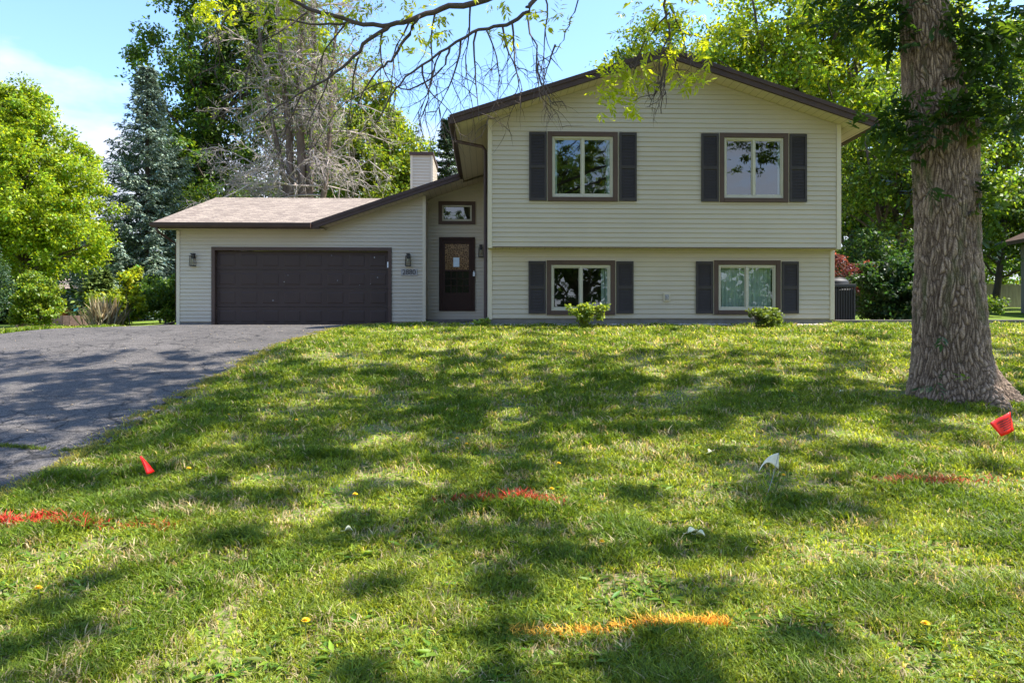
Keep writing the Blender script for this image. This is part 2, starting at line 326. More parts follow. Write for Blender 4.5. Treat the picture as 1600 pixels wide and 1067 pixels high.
gfaces = np.stack([idx[:-1, :-1], idx[:-1, 1:], idx[1:, 1:], idx[1:, :-1]], -1).reshape(-1, 4)
tag(np_mesh('ground', np.stack([GX, GY, GZ], -1), gfaces, M['ground'], smooth=True), kind='structure')
# driveway: right edge and left edge walked together
DR = [(-3.35, -8), (-3.4, 0), (-3.5, 4), (-3.62, 5.6), (-3.70, 7.0), (-3.84, 8.2), (-3.82, 9.2), (-3.86, 10.2), (-3.86, 11.3), (-3.82, 12.3), (-3.68, 13.2), (-3.55, 14.2), (-3.42, 15.4), (-3.3, 17), (-3.2, 19), (-3.1, 20.58)]
DL = [(-10.4, -8), (-10.4, 0), (-10.3, 4), (-10.3, 5.6), (-10.2, 7.0), (-10.2, 8.2), (-10.1, 9.2), (-10.1, 10.2), (-10.0, 11.3), (-10.0, 12.3), (-9.95, 13.2), (-9.85, 14.2), (-9.7, 15.4), (-9.5, 17), (-9.4, 19), (-9.3, 20.9)]
def poly_lerp(P, t):
    s = t*(len(P)-1); i = min(int(s), len(P)-2); f = s-i; return (P[i][0]*(1-f)+P[i+1][0]*f, P[i][1]*(1-f)+P[i+1][1]*f)
nr, ncol = 150, 70; V = []
for i in range(nr+1):
    a = poly_lerp(DR, i/nr); b_ = poly_lerp(DL, i/nr)
    jit = .05*(vnoise(i*.9, 3.3)-.5)*2
    a = (a[0]+jit, a[1])
    for j in range(ncol+1):
        f = j/ncol; x = a[0]*(1-f)+b_[0]*f; y = a[1]*(1-f)+b_[1]*f; V.append((x, y, gz(x, y)+.016))
idx = np.arange((nr+1)*(ncol+1)).reshape(nr+1, ncol+1)
tag(np_mesh('driveway', V, np.stack([idx[:-1, :-1], idx[1:, :-1], idx[1:, 1:], idx[:-1, 1:]], -1).reshape(-1, 4), M['asphalt'], smooth=True), kind='structure')
def drive_right(y): return np.interp(y, [p[1] for p in DR], [p[0] for p in DR])
def drive_left(y): return np.interp(y, [p[1] for p in DL], [p[0] for p in DL])
# ------------------------------------------------------------------ the house (local x right, y back, z up from the garage floor)
house = empty('house', (0, 0, 0), TH, 'beige vinyl sided split level house with attached two car garage and brown trim', 'house')
MU, ML, G, E_ = 15.56, 15.86, 20.72, 21.5
def siding(u0, u1, z0, z1, v, openings=(), lb=None, rb=None, co=.1016, dep=.017, gap=.013):
    mb = MB(); z = z0
    while z < z1-1e-6:
        zt = min(z+co, z1); cuts = sorted({z, zt}|{q for o in openings for q in (o[2], o[3]) if z < q < zt}|{q for q in (getattr(lb, 'k', None), getattr(rb, 'k', None)) if q and z < q < zt})
        if gap and zt-z > gap*2: cuts = sorted(set(cuts)|{z+gap})
        for a, b_ in zip(cuts[:-1], cuts[1:]):
            va = v-dep*(1-(a-z)/co); vb = v-dep*(1-(b_-z)/co); mid = (a+b_)/2
            L = lambda q: lb(q) if lb else u0
            Rr = lambda q: rb(q) if rb else u1
            segs = [[None, None]]; xs = sorted([(o[0], o[1]) for o in openings if o[2] < mid < o[3]])
            cur = None; out = []
            for o in xs: out.append((cur, o[0])); cur = o[1]
            out.append((cur, None))
            for s, e in out:
                sa, sb = (L(a), L(b_)) if s is None else (s, s); ea, eb = (Rr(a), Rr(b_)) if e is None else (e, e)
                if ea <= sa and eb <= sb: continue
                if a < z+gap-1e-6: mb.quad((sa, v+.004, a), (ea, v+.004, a), (max(sb, eb), v+.004, b_), (sb, v+.004, b_)); continue
                mb.quad((sa, va, a), (ea, va, a), (max(sb, eb), vb, b_), (sb, vb, b_))
                if abs(a-z-gap) < 1e-6: mb.quad((sa, v+.004, a), (ea, v+.004, a), (ea, va, a), (sa, va, a))
        z = zt
    sr_ = random.Random(int(v*100)); z = z0; q = 0
    while z < z1-co*2:
        x = u0+sr_.uniform(.4, 3.4)
        while x < u1-.3:
            if (lb is None or x > lb(z+2*co)+.1) and (rb is None or x < rb(z+2*co)-.1) and not any(o[0]-.1 < x < o[1]+.1 and o[2]-2*co-.1 < z < o[3]+.1 for o in openings):
                for k_ in (0, 1): zz = z+k_*co; mb.quad((x, v-dep*.87-.0025, zz+gap), (x+.006, v-dep*.87-.0025, zz+gap), (x+.006, v-.0025, zz+co), (x, v-.0025, zz+co)); mb.quad((x, v+.001, zz+gap), (x, v-dep*.87-.0025, zz+gap), (x, v-.0025, zz+co), (x, v+.001, zz+co))
            x += 3.66
        z += co*2
    return mb
SL = .323; ZR = 5.69; UR = 3.68
def main_bottom(u): return ZR-.20-SL*abs(u-UR)
def lbound(q): return max(0.0, UR-(ZR-.20-q)/SL) if q > 4.2 else 0.0
def rbound(q): return min(7.54, UR+(ZR-.20-q)/SL) if q > 4.1 else 7.54
W_UL = (1.252, 2.746, 2.582, 4.056); W_UR = (4.928, 6.410, 2.584, 4.060)
W_LL = (1.257, 2.743, .190, 1.364); W_LR = (4.898, 6.363, .200, 1.376)
def hole(w): return (w[0]+.07, w[1]-.07, w[2]+.07, w[3]-.07)
siding(0, 7.54, 1.612, 5.48, MU, [hole(W_UL), hole(W_UR)], lbound, rbound).build('upper_wall', M['siding'], house)
siding(0, 7.54, .105, 1.60, ML, [hole(W_LL), hole(W_LR)], co=.1016).build('lower_wall', M['siding'], house)
mb = MB(); mb.box(0, 7.54, MU+.0, ML-.004, 1.596, 1.611); mb.build('overhang_soffit', M['soffit'], house)
mb = MB(); mb.box(.1, 7.44, MU-.024, MU-.004, 1.602, 1.613); mb.build('starter_strip', M['trim'], house)
def corner(x0, x1, v, z0, z1): mb = MB(); mb.box(x0, x1, v-.028, v+.06, z0, z1); return mb.build('corner_board', M['corner'], house, .004)
corner(-.012, .08, MU, 1.588, 4.30); corner(7.462, 7.556, MU, 1.588, 4.26); corner(-.012, .08, ML, .085, 1.594); corner(7.462, 7.556, ML, .085, 1.594)
for q in ((0.004, .10, ML+.07, 28, .1, 4.3), (7.44, 7.536, ML+.07, 28, .1, 4.25), (.1, 7.44, 27.9, 28, .1, 4.3)):
    mb = MB(); mb.box(*q); mb.build('side_wall', M['siding'], house)
mb = MB(); mb.box(.02, 7.52, ML+.02, 28, -.4, .104); fo = mb.build('foundation', M['concrete'], house)
# roofs
def slab(P, mat, name, parent, t=.06):
    mb = MB(); mb.quad(*[(x, y, z) for x, y, z in P]); mb.mi = 1; mb.quad(*[(x, y, z-t) for x, y, z in reversed(P)])
    mb.mi = 0
    n = len(P)
    for i in range(n):
        a, b_ = P[i], P[(i+1) % n]; mb.quad((a[0], a[1], a[2]-t), (b_[0], b_[1], b_[2]-t), b_, a)
    return mb.build(name, [mat, M['soffit']], parent)
zl = ZR-SL*(UR+.76); zr = ZR-SL*(8.07-UR); FV = MU-.45
roof = slab([(-.76, FV, zl), (UR, FV, ZR), (UR, 28.4, ZR), (-.76, 28.4, zl)], M['shingle_side'], 'roof', house)
slab([(UR, FV, ZR), (8.07, FV, zr), (8.07, 28.4, zr), (UR, 28.4, ZR)], M['shingle_side'], 'roof', house)
A0 = (-4.823, 2.807); AS = .342
def ra(u): return A0[1]+AS*(u-A0[0])
GF = G-.45; RV = 24.9; RZ = 4.31; uv_end = A0[0]+(RZ-A0[1])/AS
slab([A0[:1]+(GF,)+(A0[1],), (-.76, GF, ra(-.76)), (-.76, 29, ra(-.76)), (uv_end, RV, RZ)], M['shingle_side'], 'roof', house, .05)
groof = slab([(-9.10, GF, 2.80), (A0[0], GF, A0[1]), (uv_end, RV, RZ), (-9.10, RV, RZ)], M['shingle'], 'roof', house, .05)
slab([(-9.10, RV, RZ), (uv_end, RV, RZ), (uv_end, 29.4, 2.85), (-9.10, 29.4, 2.85)], M['shingle'], 'roof', house, .05)
mb = MB()                                             # ridge cap shingles
for i in range(44):
    x = -9.1+i*.135+.0; mb.quad((x, RV-.12, RZ-.032), (x+.15, RV-.12, RZ-.040), (x+.15, RV, RZ+.004), (x, RV, RZ+.012)); mb.quad((x, RV, RZ+.012), (x+.15, RV, RZ+.004), (x+.15, RV+.12, RZ-.04), (x, RV+.12, RZ-.032))
mb.build('ridge_cap', M['shingle'], groof)
# soffits: sheets parallel to the roofs
mb = MB(); B = .195
def sof(u0, u1, v0, v1, fz): mb.quad((u0, v0, fz(u0)), (u0, v1, fz(u0)), (u1, v1, fz(u1)), (u1, v0, fz(u1)))
fm = lambda u: ZR-B-SL*abs(u-UR)
sof(-.70, UR, FV+.03, MU+.02, fm); sof(UR, 8.0, FV+.03, MU+.02, fm); sof(-.70, .02, MU+.02, 28, fm); sof(7.52, 8.0, MU+.02, 28, fm)
fa = lambda u: ra(u)-.185
sof(A0[0]+.25, -.70, GF+.03, G+.03, fa); sof(-1.9, -.70, G+.03, E_+.05, fa); sof(-.70, 0.0, GF+.5, E_+.05, lambda u: fa(-.70)+SL*(u+.70))
mb.quad((-9.05, GF+.08, 2.655), (-9.05, G+.03, 2.655), (A0[0]+.3, G+.03, 2.655), (A0[0]+.3, GF+.08, 2.655))
mb.build('soffit', M['soffit'], house)
# fascia boards (two steps) along the front rakes
def rake(p0, p1, v, h=.20, name='fascia', drop=.0):
    o = MB()
    for (a, b_, vv) in ((0, .085, v-.034), (.085, h, v-.016)):
        o.prism([(p0[0], p0[1]-a), (p1[0], p1[1]-a), (p1[0], p1[1]-b_), (p0[0], p0[1]-b_)][::-1], vv, v+.03)
    return o.build(name, M['brown'], house)
rake((-.80, ZR-SL*(UR+.80)+.01), (UR, ZR+.01), FV); rake((UR+.001, ZR+.01), (8.10, ZR+.01-SL*(8.10-UR)), FV)
rake((A0[0]+.0, A0[1]+.008), (-.76, ra(-.76)+.008), GF, .185)
def rot_box_gutter(mbx, pts): pass
def gutter(u0, u1, v0, v1, z, along='v'):
    o = MB(); prof = [(0, 0), (0, .115), (-.008, .125), (-.125, .125), (-.125, .105), (-.112, .098), (-.112, .055), (-.085, .0)]
    if along == 'v': o.prism([(u1+p[0], z+p[1]) for p in prof], v0, v1)
    else:
        b = 0; n = len(prof); o.v = [(u0, v1+p[0], z+p[1]) for p in prof]+[(u1, v1+p[0], z+p[1]) for p in prof]
        o.f = [tuple(range(n)), tuple(reversed(range(n, 2*n)))]+[(i, n+i, n+(i+1) % n, (i+1) % n) for i in range(n)]; o.m = [0]*len(o.f)
    return o.build('gutter', M['brown'], house)
gutter(-.84, -.715, FV-.03, 20.25, 4.085)
mb = MB(); mb.box(-.715, -.69, FV+.03, 28.3, 4.06, 4.22); mb.build('fascia', M['brown'], house)
g2 = MB(); g2.prism([(8.09+p[0], 4.105+p[1]) for p in [(0, 0), (.085, 0), (.112, .055), (.112, .098), (.125, .105), (.125, .125), (0, .125)]][::-1], FV-.03, 28.3); g2.build('gutter', M['brown'], house)
mb = MB(); mb.box(8.0, 8.09, FV+.03, 28.3, 4.08, 4.22); mb.build('fascia', M['brown'], house)
gutter(-9.14, A0[0]-.01, 0, GF-.001, 2.655, 'u')
mb = MB(); mb.box(-9.06, A0[0]+.2, GF+.002, GF+.07, 2.64, 2.745); mb.build('fascia', M['brown'], house)
# downspouts
mb = MB(); P = [(-.79, 16.3, 4.12), (-.78, 16.28, 4.06), (-.70, 16.24, 4.01), (-.13, 15.96, 3.83), (-.065, 15.93, 3.74), (-.062, 15.93, .06), (-.10, 15.88, -.02)]
mb.tube(P, .036, 8); mb.build('downspout', M['brown'], house, smooth=True)
mb = MB(); mb.tube([(-8.98, GF-.06, 2.66), (-8.96, GF-.03, 2.56), (-8.85, GF+.25, 2.42), (-8.70, G+.12, 2.28), (-8.70, G+.12, .16), (-8.75, G+.08, .08), (-9.05, G+.0, .0), (-9.65, G-.1, -.05)], .036, 8); mb.build('downspout', M['brown'], house, smooth=True)
# garage walls
GD = (-7.683, -2.706, -.01, 2.184)
def glb(q): return -8.60 if q < 2.661 else max(-8.6, A0[0]+(q+.185-A0[1])/AS)
glb.k = 2.66
siding(-8.60, -1.80, .10, 3.66, G, [(GD[0]+.03, GD[1]-.03, -.5, GD[3]-.03)], glb, None).build('garage_wall', M['siding'], house)
corner(-8.648, -8.556, G, -.01, 2.64); corner(-1.845, -1.752, G, .12, 3.64)
for q in ((-8.62, GD[0]+.02, G+.02, G+.2, -.3, .10), (GD[1]-.02, -1.8, G+.02, G+.2, -.3, .10), (-1.8, 0, E_+.02, E_+.2, -.3, .15)): mb = MB(); mb.box(*q); mb.build('foundation', M['concrete'], house)
for q in ((-8.62, -8.5, G+.07, 29, 0, 2.6), (-1.86, -1.765, G+.06, E_, .1, 3.6), (-8.5, -2, 28.9, 29, 0, 2.6)): mb = MB(); mb.box(*q); mb.build('side_wall', M['siding'], house)
mb = MB(); mb.box(-1.78, 0, E_+.4, E_+.45, 0, 3.5); mb.build('inner_wall', M['room'], house)
mb = MB()                                             # garage opening frame
mb.box(GD[0], GD[0]+.095, G-.045, G+.09, -.005, GD[3]); mb.box(GD[1]-.095, GD[1], G-.045, G+.09, -.005, GD[3]); mb.box(GD[0]+.095, GD[1]-.095, G-.045, G+.09, GD[3]-.095, GD[3])
mb.build('garage_door_frame', M['trim'], house, .003)
gd = MB(); x0, x1 = GD[0]+.095, GD[1]-.095; zt = GD[3]-.095; vd = G+.10
rh = (zt-.0)/4; cw = (x1-x0)/8
for r in range(4):
    gd.box(x0, x1, vd, vd+.04, r*rh+.004, (r+1)*rh-.004)
    for c in range(8):
        a, b_ = x0+c*cw+.075, x0+(c+1)*cw-.075; q0, q1 = r*rh+.10, (r+1)*rh-.10
        # groove ring: raised rim with bevel plus a raised field
        for k_, (ins, dp) in enumerate(((0, .010), (.030, .0), (.032, .012))):
            pass
        e = .030; vi = vd-.0005
        ring_o = [(a, q0), (b_, q0), (b_, q1), (a, q1)]; ring_m = [(a+e, q0+e), (b_-e, q0+e), (b_-e, q1-e), (a+e, q1-e)]
        for i in range(4):
            j = (i+1) % 4
            gd.quad((ring_o[i][0], vi-.001, ring_o[i][1]), (ring_o[j][0], vi-.001, ring_o[j][1]), (ring_m[j][0], vi-.010, ring_m[j][1]), (ring_m[i][0], vi-.010, ring_m[i][1]))
        gd.quad(*[(x, vi-.010, z) for x, z in ring_m])
gdo = gd.build('garage_door', M['garage'], house)
mb = MB(); mb.box(x0, x1, vd-.01, vd+.05, -.02, .003); mb.build('bottom_seal', M['acblack'], gdo)
mb = MB()
for px, py in ((447, 441), (453, 431), (586, 403), (580, 444), (591, 434), (529, 439), (563, 446), (430, 470), (520, 400)):
    x = (px-800)/1150*20.8+.67; z = -.2+(520-py)/1150*20.8; r_ = rnd.uniform(.005, .012)
    mb = MB(); mb.box(x-r_, x+r_, vd-.022, vd-.016, z-r_, z+r_); mb.build('petal_speck', M['white'], gdo)
mb = MB(); mb.box(GD[1]-.12, GD[1]-.085, G-.052, G-.046, 1.62, 1.78); mb.build('white_sticker', M['white'], house)
# entry recess
def elb(q): return -1.80 if q < 3.6 else max(-1.80, A0[0]+(q+.185-A0[1])/AS)
elb.k = 3.6
EW = (-1.454, -.373, 2.952, 3.625); ED = (-1.435, -.392, .434, 2.58)
siding(-1.80, .0, .16, 4.30, E_, [hole(EW), (ED[0]+.02, ED[1]-.02, ED[2]+.02, ED[3]-.02)], elb, None).build('entry_wall', M['siding'], house)
mb = MB(); mb.box(-1.85, .02, 20.9, E_-.02, -.3, .19); mb.box(-1.78, 0, 20.5, 20.9, -.3, .10); mb.build('porch_step', plain('old_concrete_step', (.12, .105, .095), .85, .3, 8, .3), house, .01)
dr = MB(); v0 = E_-.05
dr.box(ED[0], ED[0]+.075, v0, E_+.06, ED[2], ED[3]); dr.box(ED[1]-.075, ED[1], v0, E_+.06, ED[2], ED[3]); dr.box(ED[0]+.075, ED[1]-.075, v0, E_+.06, ED[3]-.075, ED[3])
dr.box(ED[0]+.075, ED[1]-.075, v0+.01, E_+.06, ED[2], ED[2]+.03)
door = dr.build('entry_door', M['doorb'], house, .004)
a, b_ = ED[0]+.0755, ED[1]-.0755; mb = MB(); zb, zt = ED[2]+.031, ED[3]-.0755
vv = E_-.03
mb.box(a, a+.10, vv, vv+.04, zb, zt); mb.box(b_-.10, b_, vv, vv+.04, zb, zt); mb.box(a+.10, b_-.10, vv, vv+.04, zt-.12, zt); mb.box(a+.10, b_-.10, vv, vv+.04, zb, zb+.50); mb.box(a+.10, b_-.10, vv, vv+.04, zt-.92, zt-.87)
mb.box(a+.04, b_-.04, vv-.008, vv, zb+.06, zb+.44)
mb.build('door_leaf', M['doorb'], door, .004)
mb = MB(); mb.box(a+.10, b_-.10, vv+.02, vv+.03, zt-.87, zt-.12); mb.build('leaded_glass', M['leaded'], door)
mb = MB(); mb.box(a+.10, b_-.10, vv+.02, vv+.028, zb+.50, zt-.92); mb.build('lower_pane', plain('dark_pane', (.012, .010, .010), .08, .3, 4), door)
mb = MB()
for i in range(1, 4): x = a+.10+(b_-a-.2)*i/4; mb.box(x-.009, x+.009, vv+.008, vv+.02, zb+.50, zt-.92)
for i in range(1, 3): z = zb+.50+(zt-.92-zb-.5)*i/3; mb.box(a+.10, b_-.10, vv+.010, vv+.0195, z-.009, z+.009)
mb.build('muntin', M['doorb'], door)
mb = MB(); mb.box(-1.02, -.845, vv+.010, vv+.016, 1.72, 1.99); mb.build('paper_notice', M['paper'], door)
mb = MB(); mb.box(ED[1]-.055, ED[1]+.005, v0-.04, v0-.002, 1.44, 1.56); mb.box(ED[1]-.04, ED[1]-.01, v0-.025, v0-.002, 1.56, 1.60); mb.build('lock_box', M['white'], door, .006)
mb = MB(); mb.tube([(ED[1]-.13, vv, 1.63), (ED[1]-.13, vv-.05, 1.63)], .02, 10); mb.build('door_knob', M['dark'], door)
# windows
def curtain(x0, x1, z0, z1, v, parent, amp=.018, per=.09):
    n = max(8, int((x1-x0)/.012)); V = []
    for i in range(n+1):
        x = x0+(x1-x0)*i/n; y = v+amp*math.sin(2*math.pi*x/per+1.3*math.sin(7*x)); V += [(x, y, z0), (x, y, z1)]
    Fq = [(2*i, 2*i+2, 2*i+3, 2*i+1) for i in range(n)]
    return np_mesh('curtain', V, Fq, M['curtain'], parent, smooth=True)
def window(w, v, curtains=(), single=False, tw=.098):
    u0, u1, z0, z1 = w; mb = MB(); f = v-.042; b_ = v+.05
    mb.box(u0, u0+tw, f, b_, z0, z1); mb.box(u1-tw, u1, f, b_, z0, z1); mb.box(u0+tw, u1-tw, f, b_, z1-tw, z1); mb.box(u0+tw, u1-tw, f-.012, b_, z0, z0+tw*.9)
    win = mb.build('window', M['trim'], house, .003)
    mb = MB(); j = .012; mb.box(u0-j, u0-.001, v-.03, v+.01, z0-j, z1+j); mb.box(u1+.001, u1+j, v-.03, v+.01, z0-j, z1+j); mb.box(u0, u1, v-.028, v+.01, z1+.001, z1+j); mb.build('channel_trim', M['corner'], win)
    a, c, p, q = u0+tw, u1-tw, z0+tw*.9, z1-tw; s = .045
    mb = MB(); fv = v-.012
    mb.box(a+.001, a+s, fv, v+.06, p+.001, q-.001); mb.box(c-s, c-.001, fv, v+.06, p+.001, q-.001); mb.box(a+s, c-s, fv, v+.06, q-s, q-.001); mb.box(a+s, c-s, fv, v+.06, p+.001, p+s*1.3)
    if not single: m = (a+c)/2; mb.box(m-.022, m+.022, fv+.004, v+.06, p+s*1.3, q-s)
    fr = mb.build('window_frame', M['vinyl'], win, .004)
    panes = [(a+s, c-s)] if single else [(a+s, m-.022), (m+.022, c-s)]
    for i, (x0, x1) in enumerate(panes):
        vo = v+.012+(.016 if i == 0 else 0)
        mb = MB(); t = .022
        if not single:
            mb.box(x0, x0+t, vo-.006, vo+.02, p+s*1.3, q-s); mb.box(x1-t, x1, vo-.006, vo+.02, p+s*1.3, q-s); mb.box(x0+t, x1-t, vo-.006, vo+.02, q-s-t, q-s); mb.box(x0+t, x1-t, vo-.006, vo+.02, p+s*1.3, p+s*1.3+t)
            mb.build('sash', M['vinyl'], win)
        mb = MB(); mb.quad((x0, vo+.008, p+s), (x1, vo+.008, p+s), (x1, vo+.008, q-s), (x0, vo+.008, q-s)); mb.build('pane', M['glass'], win)
    # room behind
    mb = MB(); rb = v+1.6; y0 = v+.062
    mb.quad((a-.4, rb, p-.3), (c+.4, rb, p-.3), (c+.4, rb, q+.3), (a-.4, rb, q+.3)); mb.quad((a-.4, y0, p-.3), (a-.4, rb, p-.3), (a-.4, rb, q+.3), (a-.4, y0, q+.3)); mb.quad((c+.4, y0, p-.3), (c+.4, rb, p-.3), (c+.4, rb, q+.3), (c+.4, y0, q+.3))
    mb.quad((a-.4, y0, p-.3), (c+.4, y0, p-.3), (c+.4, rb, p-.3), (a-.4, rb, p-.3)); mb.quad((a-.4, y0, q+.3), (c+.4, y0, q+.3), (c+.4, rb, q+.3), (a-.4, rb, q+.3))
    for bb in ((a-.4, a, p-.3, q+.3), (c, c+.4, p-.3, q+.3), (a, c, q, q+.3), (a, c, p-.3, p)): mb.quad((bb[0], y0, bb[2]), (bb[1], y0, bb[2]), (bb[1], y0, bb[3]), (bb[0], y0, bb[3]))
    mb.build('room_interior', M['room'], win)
    for (f0, f1) in curtains: curtain(a+(c-a)*f0, a+(c-a)*f1, p+.03, q-.03, v+.14, win)
    return win
window(W_UL, MU, [(.02, .09), (.90, .98)]); window(W_UR, MU, [(.02, .06), (.95, .98)]); window(W_LL, ML, [(.86, .97)]); window(W_LR, ML, [(.03, .49), (.51, .97)])
window(EW, E_, [], True, .11)
def shutter_mb(h, w=.368):
    mb = MB(); t = .045
    mb.box(0, t, -.045, -.014, 0, h); mb.box(w-t, w, -.045, -.014, 0, h); mb.box(t, w-t, -.045, -.014, h-.06, h); mb.box(t, w-t, -.045, -.014, 0, .06); mb.box(t, w-t, -.045, -.014, h/2-.035, h/2+.035)
    mb.box(t, w-t, -.022, -.012, .06, h-.06)
    z = .065
    while z < h-.085:
        if abs(z+.012-h/2) > .05: mb.quad((t, -.038, z), (w-t, -.038, z), (w-t, -.024, z+.028), (t, -.024, z+.028)); mb.quad((t, -.024, z), (w-t, -.024, z), (w-t, -.038, z), (t, -.038, z))
        z += .032
    return mb
sh_up = None; sh_lo = None
for (x, z, v, h) in ((.862, 2.588, MU, 1.45), (2.780, 2.592, MU, 1.45), (4.535, 2.590, MU, 1.45), (6.440, 2.594, MU, 1.45), (.866, .214, ML, 1.135), (2.771, .216, ML, 1.135), (4.505, .218, ML, 1.125), (6.392, .220, ML, 1.125)):
    key = h > 1.3
    if key and sh_up is None: o = sh_up = shutter_mb(1.45).build('shutter', M['shutter'], house)
    elif not key and sh_lo is None: o = sh_lo = shutter_mb(1.13).build('shutter', M['shutter'], house)
    else: o = (sh_up if key else sh_lo).copy(); C.objects.link(o); o.parent = house
    o.location = (x, v, z)
# wall lamps
def lamp(x, z, v):
    o = MB(); o.box(x-.035, x+.035, v-.03, v-.012, z+.06, z+.20); o.box(x-.045, x+.045, v-.13, v-.012, z+.155, z+.20)
    base = o.build('wall_lamp', M['dark'], house, .004)
    o = MB()
    b0 = .07; t0 = .055
    for sx in (-1, 1):
        for sy in (0, 1): o.tube([(x+sx*b0, v-.16+sy*.12, z-.15), (x+sx*t0, v-.15+sy*.10, z+.12)], .008, 4)
    for zz, w in ((-.15, b0), (.12, t0)):
        o.box(x-w-.008, x+w+.008, v-.17, v-.155, z+zz-.008, z+zz+.008); o.box(x-w-.008, x+w+.008, v-.05, v-.035, z+zz-.008, z+zz+.008); o.box(x-w-.008, x-w+.008, v-.155, v-.05, z+zz-.007, z+zz+.007); o.box(x+w-.008, x+w+.008, v-.155, v-.05, z+zz-.007, z+zz+.007)
    o.box(x-.02, x+.02, v-.12, v-.08, z+.05, z+.155); o.build('lantern_cage', M['dark'], base)
    o = MB(); o.quad((x-b0, v-.165, z-.145), (x+b0, v-.165, z-.145), (x+t0, v-.153, z+.12), (x-t0, v-.153, z+.12)); o.build('lantern_glass', M['clear'], base)
    o = MB(); o.lathe([(.0, z-.06), (.022, z-.045), (.03, z-.015), (.022, z+.02), (.012, z+.05)], x, v-.10, 10); o.build('bulb', M['bulb'], base, smooth=True)
lamp(-8.174, 1.80, G); lamp(-2.242, 1.82, G); lamp(-.215, 2.16, E_)
# house number
o = MB(); o.box(-2.445, -1.99, G-.030, G-.014, 1.395, 1.585); num = o.build('number_plaque', M['plaque'], house, .004)
tcu = bpy.data.curves.new('digits', 'FONT'); tcu.body = '2880'; tcu.size = .205; tcu.align_x = 'CENTER'; tcu.align_y = 'CENTER'; tcu.extrude = .004; tcu.offset = .001
to = bpy.data.objects.new('tmp', tcu); C.objects.link(to); bpy.context.view_layer.update()
me = bpy.data.meshes.new_from_object(to); me.materials.clear(); me.materials.append(M['digit']); bpy.data.objects.remove(to)
dg = bpy.data.objects.new('house_number', me); C.objects.link(dg); dg.parent = num; dg.location = (-2.2175, G-.037, 1.49); dg.rotation_euler = (R(90), 0, 0); dg.scale = (.92, 1, 1)
# outlet box on the lower wall
o = MB(); o.box(3.79, 3.94, ML-.035, ML-.012, .475, .665); ob = o.build('outlet_box', M['corner'], house, .004)
o = MB(); o.box(3.825, 3.905, ML-.060, ML-.036, .51, .63); o.tube([(3.865, ML-.05, .59), (3.865, ML-.10, .575), (3.87, ML-.11, .54)], .014, 6); o.build('spigot', M['plaque'], ob, .003)
# chimney
ch = siding(-2.56, -1.95, 3.4, 5.80, 25.0)
cho = ch.build('chimney', M['siding'], roof)
o = MB(); z = 3.4
while z < 5.79:
    zt = min(z+.1016, 5.8); o.quad((-1.885+.013, 25.05, z), (-1.885+.013, 27.1, z), (-1.885, 27.1, zt), (-1.885, 25.05, zt)); o.quad((-1.885, 25.05, z), (-1.885, 27.1, z), (-1.872, 27.1, z), (-1.872, 25.05, z)); z += .1016
o.box(-2.63, -1.89, 25.02, 27.1, 3.4, 5.795); o.build('chimney_side', M['siding'], roof)
o = MB(); o.box(-2.635, -2.56, 24.975, 25.05, 3.4, 5.80); o.box(-1.95, -1.875, 24.975, 25.05, 3.4, 5.80); o.build('corner_board', M['corner'], roof)
o = MB(); o.box(-2.665, -1.845, 24.93, 27.15, 5.80, 5.905); o.build('chimney_cap', M['brown'], roof, .006)
o = MB(); o.lathe([(.15, 5.905), (.15, 5.97), (.16, 5.97), (.16, 5.98), (.235, 5.985), (.235, 6.0), (.20, 6.03), (.0, 6.055)], -2.2, 25.6, 18); o.build('flue_cap', M['timber'], roof)
# ------------------------------------------------------------------ things around the house
def bx(x0, x1, y0, y1, z0, z1): o = MB(); o.box(x0, x1, y0, y1, z0, z1); return o
# air conditioner
ac = empty('air_conditioner', (7.50, 17.3, .05), TH, 'black ribbed air conditioner unit standing beside the right wall of the house', 'air conditioner')
o = MB(); o.box(-.42, .42, -.42, .42, 0, .03); o.build('base_pad', M['concrete'], ac, .01)
o = MB(); o.box(-.36, .36, -.36, .36, .03, .77); o.build('coil_core', M['acblack'], ac, .04)
o = MB()
for i in range(13):
    x = -.36+i*.06
    for y in (-.385, .37): o.box(x-.012, x+.012, y, y+.02, .05, .805)
for i in range(13):
    y = -.36+i*.06
    for x in (-.395, .375): o.box(x, x+.02, y-.012, y+.012, .05, .805)
o.box(-.40, .40, -.40, -.36, .80, .87); o.box(-.40, .40, .36, .40, .80, .87); o.box(-.40, -.36, -.36, .36, .80, .87); o.box(.36, .40, -.36, .36, .80, .87)
o.build('louvred_case', M['ac'], ac, .008)
o = MB(); o.lathe([(.36, .80), (.385, .93), (.34, .99), (.26, 1.01), (.0, 1.01)], 0, 0, 20); o.build('fan_hood', M['acblack'], ac, smooth=True)
o = MB()
for k_ in range(5): r_ = .08+k_*.06; o.tube([(r_*math.cos(t*math.pi/12), r_*math.sin(t*math.pi/12), 1.018) for t in range(25)], .005, 4)
o.build('fan_guard', M['ac'], ac)
